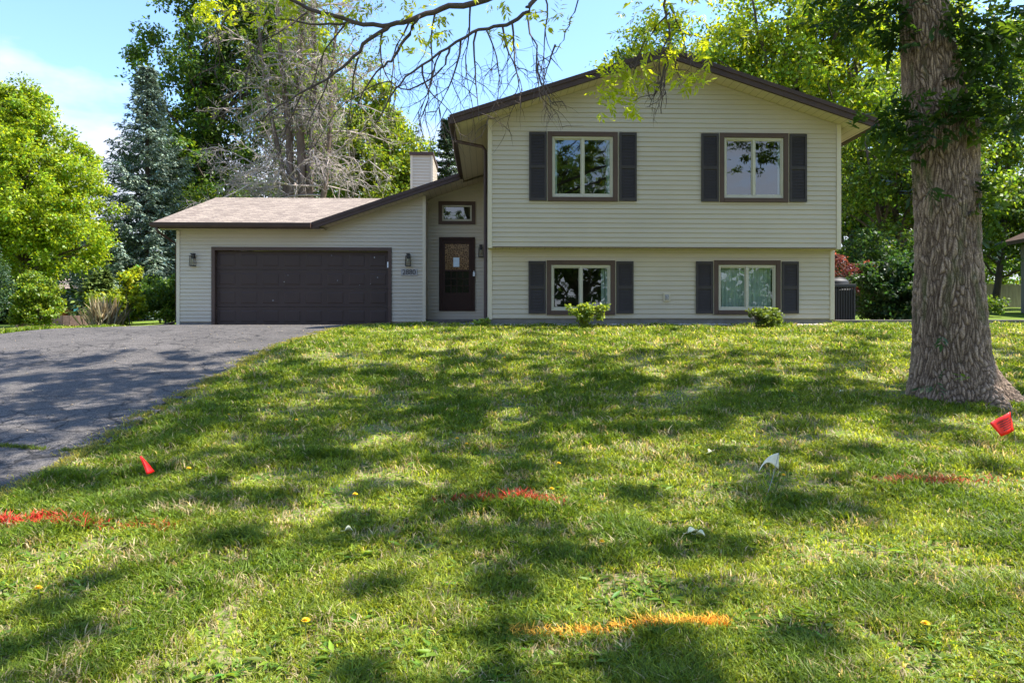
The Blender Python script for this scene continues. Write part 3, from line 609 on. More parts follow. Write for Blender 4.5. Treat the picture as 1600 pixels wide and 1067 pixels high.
# edging timber right of the house
o = MB(); o.box(0, 4.6, -.06, .06, 0, .13); et = o.build('edging_timber', M['timber'], None, .012)
et.location = (7.15, 16.35, gz(8, 16.3)-.02); et.rotation_euler = (0, 0, R(-2)); tag(et, 'weathered landscape timber lying along the bed right of the house', 'edging timber')
o = MB(); pts = [(-3.05, 20.35), (-2.7, 20.1), (-2.2, 19.8), (-1.5, 19.2), (-.9, 18.2), (-.5, 17.0), (-.35, 16.1)]
for (a, b_) in zip(pts[:-1], pts[1:]):
    za, zb = gz(*a), gz(*b_); o.quad((a[0], a[1], za-.05), (b_[0], b_[1], zb-.05), (b_[0], b_[1], zb+.09), (a[0], a[1], za+.09)); o.quad((a[0]+.02, a[1]+.03, za-.05), (a[0]+.02, a[1]+.03, za+.09), (b_[0]+.02, b_[1]+.03, zb+.09), (b_[0]+.02, b_[1]+.03, zb-.05)); o.quad((a[0], a[1], za+.09), (b_[0], b_[1], zb+.09), (b_[0]+.02, b_[1]+.03, zb+.09), (a[0]+.02, a[1]+.03, za+.09))
tag(o.build('bed_edging', M['edging']), 'curved black plastic edging strip below the porch beside the driveway', 'garden edging')
# gravel strip along the driveway top and the foundation
def pebbles(name, n, fn, mat, seed, s=(.015, .04)):
    rg = np.random.default_rng(seed); V = []; Fq = []
    base = np.array([(1, 0, 0), (0, 1, 0), (-1, 0, 0), (0, -1, 0), (0, 0, .8), (0, 0, -.5)]); tri = np.array([(0, 1, 4), (1, 2, 4), (2, 3, 4), (3, 0, 4), (1, 0, 5), (2, 1, 5), (3, 2, 5), (0, 3, 5)])
    P = np.array([fn(rg) for _ in range(n)]); z = ground_z(P[:, 0], P[:, 1])
    sc = rg.uniform(s[0], s[1], (n, 1, 1))*rg.uniform(.6, 1.2, (n, 1, 3)); V = base[None]*sc*rg.uniform(.8, 1.2, (n, 6, 1)); V[:, :, 0] += P[:, 0:1]; V[:, :, 1] += P[:, 1:2]; V[:, :, 2] += (z+.012)[:, None]
    Fq = tri[None]+np.arange(n)[:, None, None]*6
    return np_mesh(name, V.reshape(-1, 3), Fq.reshape(-1, 3), mat)
def pf(rg):
    t = rg.random(); i = min(int(t*6), 5); f = t*6-i; return (pts[i][0]*(1-f)+pts[i+1][0]*f+rg.normal()*.12-.15, pts[i][1]*(1-f)+pts[i+1][1]*f-.28+rg.normal()*.12)
tag(pebbles('gravel', 2600, pf, M['gravel'], 4), 'pale gravel spilled along the bed edging', 'gravel', kind='stuff')
def pf2(rg): u = rg.uniform(0, 7.4); return (u-.03*15.8, 15.62+u*.032+rg.normal()*.05)
tag(pebbles('gravel', 2600, pf2, M['gravel'], 5), 'pale gravel strip along the house foundation', 'gravel', kind='stuff')
# ------------------------------------------------------------------ leaves, branches, trees
def unit(a): return a/np.maximum(np.linalg.norm(a, axis=-1, keepdims=True), 1e-9)
def leaf_geo(rg, P, size, D=None, N=None, w=.34, col=(.05, .1, .02), cvar=.30, hue=.25, fine=False):
    n = len(P); size = np.broadcast_to(size, (n,)).astype(float)[:, None]
    if D is None: D = unit(rg.normal(size=(n, 3)))
    if N is None: N = rg.normal(size=(n, 3))*.6+np.array([0, 0, .8])
    S_ = unit(np.cross(D, N)); N = np.cross(S_, D)
    base = P; tip = P+D*size; mid = P+D*size*.45
    L = mid+S_*size*w*.5; Rr = mid-S_*size*w*.5
    c = np.array(col)[None]*np.exp(rg.normal(size=(n, 1))*cvar); k = rg.normal(size=(n, 1))*hue
    c = c*np.concatenate([1+k, 1+.35*k, 1-.3*k], 1).clip(.3, 2.5); c = c.clip(.003, .8)
    if fine:
        m2 = mid-N*size*.07; tip = tip-N*size*.12
        V = np.stack([base, L, tip, Rr, m2], 1); Fq = np.array([(0, 4, 2, 1), (0, 3, 2, 4)])[None]+np.arange(n)[:, None, None]*5
        return V.reshape(-1, 3), Fq.reshape(-1, 4), np.repeat(c, 5, 0)
    V = np.stack([base, L, tip-N*size*.1, Rr], 1); Fq = np.arange(n*4).reshape(-1, 4)
    return V.reshape(-1, 3), Fq, np.repeat(c, 4, 0)
def merge(parts):
    V = []; Fq = []; K = []; o = 0
    for v, f, k in parts: V.append(v); Fq.append(f+o); K.append(k); o += len(v)
    return np.concatenate(V), np.concatenate(Fq), np.concatenate(K)
def clump_points(rg, centers, radii, per, flat=.65, shell=.55):
    n = len(centers); d = unit(rg.normal(size=(n, per, 3))); r = rg.random((n, per, 1))**(1-shell*.8)
    off = d*r*np.asarray(radii)[:, None, None]; off[:, :, 2] *= flat
    P = (np.asarray(centers)[:, None, :]+off).reshape(-1, 3); return P, d.reshape(-1, 3)
def crown_centers(rg, env, n, inner=.5):
    vol = np.array([e[3]*e[4]*e[5] for e in env])**(2/3.); ch = rg.choice(len(env), n, p=vol/vol.sum()); E = np.array(env)[ch]
    d = unit(rg.normal(size=(n, 3))); r = rg.random((n, 1))**inner
    return E[:, :3]+d*r*E[:, 3:6]
def limb(rg, a, b, sag=.12, n=6):
    a = np.array(a, float); b = np.array(b, float); L = np.linalg.norm(b-a); P = []
    j = rg.normal(size=(n+1, 3))*L*.025
    for i in range(n+1):
        t = i/n; p = a+(b-a)*t; p[2] += math.sin(math.pi*t)*L*sag
        if 0 < i < n: p = p+j[i]
        P.append(tuple(p))
    return P
def broad_tree(name, x, y, env, n, cr, per, size, col, label, cat='tree', trunk_r=.2, group=None, seed=0, trunks=None, nb=26, bark=None, flat=.65, cvar=.32, hue=.25, kind=None, inner=.42, stem_top=.75, blobs=None):
    rg = np.random.default_rng(seed+100); z0 = gz(x, y)
    root = empty(name, (x, y, z0), 0, label, cat, group)
    if kind: root['kind'] = kind
    cen = crown_centers(rg, env, n, inner)
    if blobs is not None: cen = np.concatenate([cen, np.array(blobs, float)])
    rad = rg.uniform(.6, 1.25, len(cen))*cr
    P, d = clump_points(rg, cen, rad, per, flat)
    ctr = np.mean(cen, 0)
    N = d*.7+np.array([0, 0, .75])+rg.normal(size=d.shape)*.45
    Dd = unit(rg.normal(size=d.shape)+d*.6+np.array([0, 0, -.35]))
    cl = np.repeat(np.exp(rg.normal(size=(len(cen), 1))*.12), per, 0)
    V, Fq, K = leaf_geo(rg, P, size*rg.uniform(.65, 1.35, len(P)), Dd, N, .62, col, cvar, hue)
    K = K*np.repeat(cl, 4, 0)
    np_mesh('crown', V, Fq, M['leaf'], root, K)
    top = max(c[2] for c in cen)*stem_top; mb = MB()
    stems = trunks or [((0, 0), (rg.normal()*.3, rg.normal()*.3), trunk_r)]
    for (b0, t0, r0) in stems:
        pts_ = [(b0[0]+(t0[0]-b0[0])*t+math.sin(t*7+b0[0])*.06*top*.1, b0[1]+(t0[1]-b0[1])*t, -.3+(top+.3)*t) for t in [i/8 for i in range(9)]]
        mb.tube(pts_, [r0*(1.25-.2*min(i, 1)-.1*i) for i in range(9)], 8)
    tr = mb.build('trunk', bark or M['bark'], root, smooth=True); mb = MB()
    for i in rg.choice(len(cen), min(nb, len(cen)), replace=False):
        c = cen[i]; b0, t0, r0 = stems[rg.integers(len(stems))]; s = min(max((c[2]*.62)/top, .12), .92); st = (b0[0]+(t0[0]-b0[0])*s, b0[1]+(t0[1]-b0[1])*s, top*s)
        mb.tube(limb(rg, st, c, .08), [r0*.42*(1-.14*k_) for k_ in range(7)], 5, False)
    mb.build('branch', bark or M['bark'], root, smooth=True)
    return root
def spruce(name, x, y, h, rad, label, seed, col=(.20, .265, .20), step=.44, group=None, z0=None, dens=1.0, lowest=.06):
    rg = np.random.default_rng(seed); zb = gz(x, y) if z0 is None else z0; root = empty(name, (x, y, zb), 0, label, 'tree', group)
    mb = MB(); mb.tube([(0, 0, -.2), (0, 0, h*.5), (0, 0, h)], [h*.014+.03, h*.008+.02, .01], 8); mb.build('trunk', M['bark'], root, smooth=True)
    mb = MB(); parts = []; z = h*lowest; k = 0; step0 = step
    while z < h*.985:
        t = z/h; r = rad*(1-t)**.95*(1 if t > .1 else .85+t*1.5); nbr = int((7+4*(1-t)))
        for j in range(nbr):
            a = 2*math.pi*(j+rg.random()*.8)/nbr+k*1.1; L = r*rg.uniform(.62, 1.15)+.12; zz = z+rg.normal()*.04
            u = np.array([math.cos(a), math.sin(a), 0]); droop = (.42*(1-t)+.04)*L; n = max(4, int(L/.15)); s = np.linspace(.12, 1, n)
            P = u[None]*(s*L)[:, None]; P[:, 2] = zz-droop*np.sin(s*2.2)*.9+.22*L*(s**3)
            if L > .7: mb.tube([(0, 0, zz), tuple(P[n//2]), tuple(P[-1])], [.018, .012, .006], 4, False)
            side = np.array([-u[1], u[0], 0])
            for sg in (-1, 1, 0):
                tl = (np.minimum(.62, L*.40)*(1.15-s*.75)+.06)*rg.uniform(.75, 1.2, n); m = max(3, int(9*dens))
                q = np.linspace(0, 1, m)
                dd = unit(u[None]*.75+side[None]*sg*1.0+rg.normal(size=(n, 3))*.14+np.array([0, 0, -.12])) if sg else unit(np.repeat(u[None], n, 0)+rg.normal(size=(n, 3))*.15+np.array([0, 0, .12]))
                Q = P[:, None, :]+dd[:, None, :]*(tl[:, None]*q[None])[:, :, None]; Q[:, :, 2] -= (q[None]**2*tl[:, None]*.25)
                Q = Q.reshape(-1, 3)+rg.normal(size=(n*m, 3))*np.array([.03, .03, .03])
                Dd = unit(np.repeat(dd, m, 0)+rg.normal(size=(n*m, 3))*.28+np.array([0, 0, -.22]))
                parts.append((Q, Dd))
        z += step*(1.0 if t < .8 else .7); k += 1
    Q = np.concatenate([p[0] for p in parts]); Dd = np.concatenate([p[1] for p in parts])
    V, Fq, K = leaf_geo(rg, Q, .17*rg.uniform(.7, 1.3, len(Q)), Dd, rg.normal(size=(len(Q), 3))*.35+np.array([0, 0, 1.]), .42, col, .22, .12)
    np_mesh('crown', V, Fq, M['needle'], root, K); mb.build('branch', M['bark'], root)
    return root
LIGHT = (.205, .285, .018); MID = (.075, .135, .016); DARK = (.032, .070, .014)
# --- left side
broad_tree('maple_tree', -19.9, 30, [(0, 0, 5.1, 3.5, 3.2, 3.2), (-.3, 0, 7.2, 2.5, 2.4, 2.2), (1.3, -.5, 3.6, 2.3, 2, 1.6), (-.1, 0, 9.0, 1.1, 1.1, 1.1)], 500, .50, 200, .125, LIGHT, 'tall bright yellow-green maple tree at the left edge beyond the driveway', seed=1, trunk_r=.22)
spruce('spruce_tree', -17.1, 34.5, 12.0, 3.5, 'tall blue spruce tree between the yellow-green maple and the garage', 2)
rg = np.random.default_rng(3)
broad_tree('arborvitae', -13.75, 19.2, [(0, 0, 1.1, .62, .6, 1.1), (0, 0, 2.0, .42, .4, .8)], 90, .20, 170, .055, (.05, .095, .05), 'blue-green arborvitae evergreen cut by the left edge of the photo', 'shrub', seed=3, trunk_r=.06, flat=1.6, hue=.1, nb=10)
broad_tree('round_shrub', -13.35, 20.6, [(0, 0, .85, .70, .62, .78)], 100, .20, 130, .075, (.15, .22, .022), 'rounded bright green shrub beside the arborvitae at the driveway edge', 'shrub', seed=4, trunk_r=.03, nb=12, inner=.3)
broad_tree('deciduous_shrub', -11.2, 23.6, [(0, 0, .9, 1.0, .8, .8), (.9, .2, 1.2, .7, .7, .8)], 110, .24, 120, .09, (.09, .15, .018), 'dark green shrub pressed against the left side of the garage', 'shrub', seed=5, trunk_r=.03, nb=12)
broad_tree('deciduous_shrub', -12.55, 23.2, [(0, 0, .65, .85, .6, .55)], 80, .22, 120, .085, (.20, .26, .018), 'low yellow-green shrub between the straw grass and the dark garage shrub', 'shrub', seed=6, trunk_r=.03, nb=12)
broad_tree('young_tree', -11.6, 22.4, [(0, 0, 1.55, .32, .3, .35), (.1, 0, .9, .35, .3, .4)], 22, .16, 90, .11, (.25, .30, .018), 'slender young yellow-green sapling rising from the shrubs left of the garage', seed=7, trunk_r=.02, nb=8)
broad_tree('deciduous_shrub', -13.2, 27.5, [(0, 0, .9, .9, .7, .8)], 60, .3, 110, .10, (.08, .14, .018), 'mid green shrub under the maple behind the patio', 'shrub', seed=8, trunk_r=.03, nb=8)
spruce('hemlock_tree', -14.75, 26.4, 1.9, 1.05, 'small layered evergreen under the maple tree', 9, (.12, .17, .03), .2)
# straw grass clump
def spikes(name, x, y, n, h, spread, mat, col, label, seed, cat='ornamental grass'):
    rg = np.random.default_rng(seed); z = gz(x, y); P = np.zeros((n, 3)); P[:, :2] = rg.normal(size=(n, 2))*spread*.25; P[:, 2] = 0
    D = unit(np.stack([rg.normal(size=n)*.38, rg.normal(size=n)*.3, np.ones(n)], 1)); L = h*rg.uniform(.5, 1.1, n)
    V, Fq, K = leaf_geo(rg, P, L, D, rg.normal(size=(n, 3)), .022, col, .2, .1, True)
    o = np_mesh(name, V, Fq, mat, None, K); o.location = (x, y, z-.02); return tag(o, label, cat)
spikes('straw_grass', -12.15, 21.9, 230, 1.0, .8, M['straw'], (.46, .38, .24), 'dry straw coloured ornamental grass clump at the driveway edge', 11)
# patio behind: curved low brick wall, arch-backed bench, teal chair, flower pot, far house
o = MB()
for i in range(16):
    a0 = -2.4+i*.12; a1 = a0+.115; r0, r1 = 1.6, 1.85
    o.quad(*[(r1*math.cos(a), r1*math.sin(a), .34) for a in (a0, a1)], *[(r0*math.cos(a), r0*math.sin(a), .34) for a in (a1, a0)])
    for r_ in (r0, r1): o.quad((r_*math.cos(a0), r_*math.sin(a0), 0), (r_*math.cos(a1), r_*math.sin(a1), 0), (r_*math.cos(a1), r_*math.sin(a1), .34), (r_*math.cos(a0), r_*math.sin(a0), .34))
bw = o.build('brick_wall', M['stone']); bw.location = (-15.6, 27, gz(-15.6, 25.4)+.1); tag(bw, 'low curved red brick patio wall beyond the driveway', 'garden wall')
ar = empty('arched_bench', (-15.9, 24.6, gz(-15.9, 24.6)), .1, 'rust brown arch-backed garden bench beside the round green shrub', 'bench')
o = MB(); o.tube([(-.45+.9*0, 0, 0)]+[(-.45*math.cos(t), 0, .30+.38*math.sin(t)) for t in [math.pi*k_/12 for k_ in range(13)]]+[(.45, 0, 0)], .045, 8); o.build('backrest', M['stone'], ar, smooth=True)
o = MB(); o.box(-.45, .45, -.42, .0, .30, .35); o.build('seat', M['stone'], ar, .008)
for sx in (-.4, .4): o = MB(); o.box(sx-.03, sx+.03, -.40, -.34, 0, .30); o.build('leg', M['stone'], ar)
tc_ = empty('garden_chair', (-17.9, 30.5, gz(-17.9, 30.5)+.0), .5, 'small teal plastic garden chair on the patio beyond the driveway', 'chair')
o = MB(); o.box(-.24, .24, -.24, .24, .34, .38); o.build('seat', M['teal'], tc_, .01)
o = MB(); o.prism([(-.26, .38), (.26, .38), (.22, .78), (.12, .84), (-.12, .84), (-.22, .78)], .20, .24); o.build('backrest', M['teal'], tc_, .01)
for sx in (-.2, .2):
    for sy in (-.2, .2): o = MB(); o.box(sx-.02, sx+.02, sy-.02, sy+.02, 0, .34); o.build('leg', M['teal'], tc_)
pt = empty('flower_pot', (-16.0, 26.3, gz(-16, 26.3)+.3), 0, 'orange terracotta pot sitting on the patio wall', 'flower pot')
o = MB(); o.lathe([(0, 0), (.15, 0), (.22, .28), (.25, .28), (.25, .34), (.2, .34), (.18, .30), (0, .30)], 0, 0, 14); o.build('pot', M['orange'], pt, smooth=True)
o = MB(); [o.quad((0, 0, .3), (.2*math.cos(t), .2*math.sin(t), .5), (.26*math.cos(t+.3), .26*math.sin(t+.3), .42)) for t in [k_*.5 for k_ in range(12)]]; o.build('plant', M['stem'], pt)
def small_house(name, x, y, w, d, hw, rise, rz, label, wm, rm, dark=True):
    e = empty(name, (x, y, gz(x, y)-.2), rz, label, 'house')
    o = MB(); o.box(-w/2, w/2, -d/2, d/2, 0, hw); z = .15
    while z < hw-.1: o.box(-w/2-.008, w/2+.008, -d/2-.012, -d/2, z, z+.012); z += .2
    o.build('wall', wm, e)
    o = MB(); o.prism([(-w/2-.6, hw), (0, hw+rise), (w/2+.6, hw), (w/2+.6, hw+.18), (0, hw+rise+.2), (-w/2-.6, hw+.18)][::-1], -d/2-.6, d/2+.6); o.build('roof', rm, e)
    o = MB(); o.prism([(-w/2, hw-.01), (0, hw+rise-.2), (w/2, hw-.01)][::-1], -d/2, d/2); o.build('gable', wm, e)
    for sx in (-.25, .28):
        o = MB(); o.box(w*sx-.6, w*sx+.6, -d/2-.05, -d/2-.005, 1.0, 2.2); f = o.build('window', M['corner'], e); o = MB(); o.box(w*sx-.52, w*sx+.52, -d/2-.06, -d/2-.051, 1.08, 2.12); o.build('pane', M['acblack'], f)
    return e
small_house('neighbour_house', -31.8, 52, 8, 9, 1.9, 1.0, R(90), 'tan neighbouring house far beyond the patio under the maple', M['wall2'], M['roof2'])
small_house('neighbour_house', 28.7, 30.5, 9.0, 9, 3.75, 2.2, 0, 'grey neighbouring house at the right edge beyond the ash trunk', M['wall3'], M['trim'])
# --- behind the garage
broad_tree('broadleaf_tree', -17.3, 42, [(0, 0, 12.0, 4.4, 4, 7.5), (-.9, 0, 8.5, 3.4, 4, 4.5), (2.5, 0, 17, 3.5, 4, 5), (1.0, 0, 5.5, 4.6, 3, 3)], 480, .85, 150, .21, (.075, .135, .016), 'tall deep green broadleaf tree rising behind the blue spruce', seed=21, trunk_r=.35, nb=40, cvar=.38, inner=.5)
broad_tree('broadleaf_tree', -6.9, 41, [(0, 0, 6.8, 3.3, 3, 4.6), (-.8, 0, 10.2, 2.0, 2.2, 2.6), (.9, 0, 5.3, 2.6, 2.5, 3)], 250, .75, 140, .20, (.16, .215, .02), 'rounded fresh green tree behind the chimney and the bare tree', seed=22, trunk_r=.25, nb=30)
broad_tree('broadleaf_tree', -11.4, 46, [(0, 0, 9.5, 5.0, 4, 8.0), (-2.8, 0, 14.5, 4, 4, 4.5)], 340, 1.0, 110, .22, (.09, .15, .02), 'green broadleaf tree showing between the bare stems above the garage', seed=23, trunk_r=.3, nb=30, cvar=.4, inner=.55)
broad_tree('deciduous_shrub', -16.0, 37.5, [(0, 0, 4.8, 2.2, 1.6, 2.2), (-.8, 0, 3.2, 2.5, 1.6, 2)], 90, .6, 120, .16, (.10, .16, .018), 'yellow-green undergrowth showing above the left end of the garage roof', 'shrub', seed=24, trunk_r=.1, nb=10)
spruce('spruce_tree', -3.45, 40, 10.6, 2.0, 'dark spruce tree peeking out right behind the chimney', 25, (.07, .11, .05), .4, lowest=.3)
# bare tree: several stems with fans of drooping twigs
def twig_fan(mb, rg, p, d, L, r, depth, droop=.25, kids=4, seg=5, tips=None, k=4, curl=0):
    pts_ = [np.array(p, float)]; d = unit(np.array(d, float))
    for i in range(seg):
        d = unit(d+rg.normal(size=3)*.16+np.array([0, 0, -droop*.35])); pts_.append(pts_[-1]+d*L/seg)
    mb.tube([tuple(q) for q in pts_], [r*(1-.75*i/seg) for i in range(seg+1)], k if depth > 1 else 3, False)
    if tips is not None: tips.append((pts_[-1], d, depth)); 
    if depth > 0:
        for j in range(kids):
            t = .2+.8*(j+rg.random())/kids; i = min(int(t*seg), seg-1); q = pts_[i]+(pts_[i+1]-pts_[i])*(t*seg-i)
            dd = unit(unit(pts_[i+1]-pts_[i])*.9+rg.normal(size=3)*.62)
            twig_fan(mb, rg, q, dd, L*rg.uniform(.38, .62), r*.52, depth-1, droop, kids, seg-1 if seg > 3 else 3, tips, k)
bt = empty('bare_tree', (-10.3, 36, gz(-10.3, 36)), 0, 'mostly dead multi-stemmed tree with grey bare twigs rising behind the garage roof', 'tree')
rg = np.random.default_rng(31); mb = MB(); mt = MB(); tips = []
stems = [(-.55, -1.1, .20, 17), (-.15, .1, .24, 18), (.35, .7, .20, 17), (.6, 2.0, .16, 15), (-.35, -2.2, .15, 15)]
for (xb, xt, r0, hh) in stems:
    P = [(xb+(xt-xb)*(t**1.3)+math.sin(t*9+xb*5)*.12, math.sin(t*5+xb)*.25, -.2+hh*t) for t in [i/10 for i in range(11)]]
    mb.tube(P, [r0*1.3*(1-.07*i) for i in range(11)], 8)
    for q in range(21):
        t = .18+.8*rg.random(); i = int(t*10); i = min(i, 9); p = np.array(P[i])+(np.array(P[i+1])-np.array(P[i]))*(t*10-i)
        a = rg.random()*2*math.pi; L = rg.uniform(1.7, 4.2)*(1.15-.5*t)
        twig_fan(mt, rg, p, (math.cos(a), math.sin(a)*.7, rg.uniform(.1, .7)), L, .055, 3, .32, 5, 5, tips)
mb.build('trunk', plain('dead_trunk', (.15, .105, .08), .9, .4, 5, .5, stretch=(1, 1, .3)), bt, smooth=True); mt.build('branch', M['deadwood'], bt)
tp = np.array([t[0] for t in tips]); sel = rg.random(len(tp)) < .20*np.clip((tp[:, 2]-5)/8, .1, 1); P = np.repeat(tp[sel], 5, 0)+rg.normal(size=(sel.sum()*5, 3))*.14
V, Fq, K = leaf_geo(rg, P, .14*rg.uniform(.7, 1.3, len(P)), None, None, .5, (.12, .17, .03), .3, .2); np_mesh('crown', V, Fq, M['leaf'], bt, K)
# --- right side woodland behind the house
broad_tree('broadleaf_tree', 12.4, 31, [(0, 0, 9.3, 5.0, 4.0, 3.4), (-2.6, 0, 9.6, 2.4, 2.6, 3.0), (1, 0, 12.5, 5, 4, 3)], 420, .75, 150, .17, (.195, .27, .02), 'large light green tree overhanging the right slope of the main roof', seed=41, trunk_r=.3, nb=60, trunks=[((0, 0), (-1.5, 0), .28), ((.5, 0), (2.4, .5), .22)])
broad_tree('broadleaf_tree', 8.6, 43, [(0, 0, 13.0, 3.6, 3.5, 3.6), (.5, 0, 9, 3, 3, 3)], 170, .9, 120, .21, (.09, .15, .02), 'green treetop standing directly behind the peak of the main roof', seed=42, trunk_r=.3, nb=20)
broad_tree('broadleaf_tree', 12.9, 24.5, [(.4, 0, 6.2, 2.8, 2.5, 2.3), (-.9, 0, 4.6, 1.8, 2.0, 1.8), (1.6, 0, 4.4, 2.2, 2, 1.8)], 210, .55, 130, .13, (.095, .15, .016), 'dark trunked tree leaning between the house and the ash trunk', seed=43, trunk_r=.17, nb=45, trunks=[((-.9, 0), (1.0, 0), .16), ((.3, .3), (-1.2, 0), .12), ((.5, 0), (2.2, .5), .13)], cvar=.4)
broad_tree('broadleaf_tree', 25.5, 39, [(0, 0, 9.5, 5.2, 3, 6.5), (.8, 0, 4.6, 5.2, 2.5, 2.8), (-2.2, -1, 12, 4, 3, 4)], 430, .85, 130, .19, (.10, .16, .016), 'shady green tree filling the gap right of the ash trunk', seed=44, trunk_r=.2, nb=50, trunks=[((0, 0), (1.4, 0), .18), ((-.5, .3), (-1.6, 0), .13)], cvar=.4)
broad_tree('broadleaf_tree', 16.8, 36, [(0, 0, 7, 5.0, 4, 6.0)], 230, .95, 120, .2, (.045, .09, .014), 'deep green tree behind the leaning dark trunked tree', seed=45, trunk_r=.3, nb=30, cvar=.4)
broad_tree('broadleaf_tree', 27.5, 47, [(0, 0, 7, 5.5, 4, 6.0)], 200, 1.0, 110, .22, (.045, .09, .014), 'dense tree behind the wooden fence at the right edge', seed=46, trunk_r=.3, nb=20, cvar=.4)
broad_tree('deciduous_shrub', 26.5, 46, [(0, 0, 1.8, 6, 1.2, 1.8)], 170, .6, 90, .17, (.09, .15, .018), 'bank of green shrubs rising behind the wooden fence', 'shrub', seed=51, trunk_r=.05, nb=10)
broad_tree('red_shrub', 8.6, 19.6, [(0, 0, 1.55, .70, .5, .45), (.75, 0, 1.3, .5, .4, .5)], 60, .16, 60, .065, (.12, .035, .042), 'purple-red leaved shrub just behind the air conditioner', 'shrub', seed=47, trunk_r=.03, nb=16, hue=.1)
broad_tree('deciduous_shrub', 9.55, 18.6, [(0, 0, .85, 1.05, .7, .85), (.8, .2, 1.0, .8, .7, 1.0)], 150, .22, 75, .11, (.030, .068, .018), 'dark glossy broad-leaved shrub between the air conditioner and the ash trunk', 'shrub', seed=48, trunk_r=.04, nb=14)
broad_tree('deciduous_shrub', 11.2, 22.5, [(0, 0, 1.7, 1.6, 1.2, 1.4)], 120, .32, 80, .11, (.045, .09, .016), 'tall green shrub behind the glossy broad-leaved one', 'shrub', seed=49, trunk_r=.05, nb=14)
broad_tree('deciduous_shrub', 20.0, 31.5, [(0, 0, .5, 1.2, .7, .5)], 40, .32, 90, .12, (.08, .14, .02), 'low bright shrub in front of the wooden fence', 'shrub', seed=50, trunk_r=.04, nb=10)
# distant woods: one mass
rg = np.random.default_rng(60); cs = []
for (xa, xb, ya, yb, zt) in ((9, 62, 58, 74, 13), (-75, -13, 66, 84, 7.5), (-48, -26, 40, 50, 5.5)):
    n = int((xb-xa)*8.5); X = rg.uniform(xa, xb, n); Y = rg.uniform(ya, yb, n); Z = ground_z(X, Y)+rg.random(n)**1.1*(zt*(.75+.45*vnoise(X*.25, Y*0, 5))); cs.append(np.stack([X, Y, Z], 1))
cs = np.concatenate(cs); P, d = clump_points(rg, cs, rg.uniform(1.0, 1.9, len(cs)), 150, .75)
V, Fq, K = leaf_geo(rg, P, .36*rg.uniform(.6, 1.4, len(P)), None, d+np.array([0, 0, .8]), .65, (.055, .10, .017), .4, .25)
tag(np_mesh('distant_woods', V, Fq, M['leaf'], None, K), 'distant line of woods closing off the back yards', 'woods', kind='stuff')
# fence at the right
fe = empty('wooden_fence', (19.5, 41, gz(21, 41)), R(2), 'weathered vertical board fence beyond the right lawn', 'fence')
o = MB(); n = 60
for i in range(n): o.box(i*.155, i*.155+.145, 0, .02, .03, 1.28+.012*math.sin(i*3.1))
o.build('board_panel', M['fence'], fe); o = MB(); o.box(-.05, n*.155, -.05, .07, 1.29, 1.33); o.build('top_rail', M['fence'], fe)
for i in range(5): o = MB(); o.box(i*2.33-.06, i*2.33+.06, .03, .14, 0, 1.285); o.build('post', M['fence'], fe)
# mulch bed right of the house
V = []; n = 24
for i in range(n+1):
    x = 7.15+i*.35
    for (yy, f) in ((16.45, 0), (17.5, 1), (19.5, 1)): V.append((x, yy+i*.03, gz(x, yy)+.03+.02*f))
idx = np.arange((n+1)*3).reshape(n+1, 3)
tag(np_mesh('mulch_bed', V, np.stack([idx[:-1, :-1], idx[1:, :-1], idx[1:, 1:], idx[:-1, 1:]], -1).reshape(-1, 4), M['mulch'], smooth=True), kind='structure')
# two low shrubs in front of the house
def low_shrub(x, y, label, seed, col, w, h):
    broad_tree('foundation_shrub', x, y, [(0, 0, h*.55, w*.42, .22, h*.36), (0, 0, h*.82, w*.46, .22, .06)], 40, .085, 55, .062, col, label, 'shrub', group='low shrubs in front of the house', seed=seed, trunk_r=.018, nb=30, flat=.7, cvar=.2, hue=.12)
low_shrub(1.50, 14.92, 'bright yellow-green low shrub under the left basement window', 71, (.20, .27, .04), .92, .50)
low_shrub(5.15, 14.98, 'darker green low shrub under the right basement window', 72, (.12, .17, .03), .80, .40)
# ------------------------------------------------------------------ the ash tree in the front lawn
AX, AY = 5.05, 8.6
ash = empty('ash_tree', (AX, AY, gz(AX, AY)), 0, 'large grey furrowed ash tree trunk standing in the right of the front lawn', 'tree')
az0 = gz(AX, AY)
hz = np.array([-1.25, -1.02, -.8, -.5, -.05, .70, 1.445, 2.0, 2.2, 2.45, 2.94, 3.69, 4.6, 6.5])
hr = np.array([.49, .47, .44, .405, .375, .338, .338, .345, .365, .325, .29, .25, .24, .20])
hx = np.array([5.17, 5.165, 5.16, 5.15, 5.13, 5.10, 5.07, 5.05, 5.04, 4.95, 4.88, 4.80, 4.74, 4.7])
na = 480; aa = np.linspace(0, 2*math.pi, na, endpoint=False); zz = np.concatenate([np.linspace(-1.3, 3.9, 860), np.linspace(3.95, 6.3, 40)]); nh = len(zz)
A, Z = np.meshgrid(aa, zz); Rr = np.interp(Z, hz, hr); Xc = np.interp(Z, hz, hx)
fl = np.clip((-.35-Z)/.75, 0, 1.2)**2
lob = sum(w*np.exp(-((np.angle(np.exp(1j*(A-c))))/s)**2) for c, s, w in ((-.35, .30, .70), (-1.25, .26, .42), (2.9, .4, .08), (-2.2, .3, .05), (1.3, .5, .5), (4.2, .3, .1)))
Rr = Rr+fl*lob*.62+.012*np.sin(3*A+Z*.7)+.010*np.sin(5*A-Z*1.3)
flat_ = np.stack([np.cos(A)*Rr*33, np.sin(A)*Rr*33, Z*4.6], -1).reshape(-1, 3); disp = np.zeros(len(flat_))
for i, p in enumerate(flat_):
    w = mnoise.noise(Vector((p[0]*.35, p[1]*.3, p[2]*.8)))*1.3
    dd = mnoise.voronoi(Vector((p[0]+w, p[1]-w, p[2]+w*.8)))[0]; disp[i] = dd[1]-dd[0]
disp = disp.reshape(A.shape); rid = np.clip(disp/.5, 0, 1)**.75
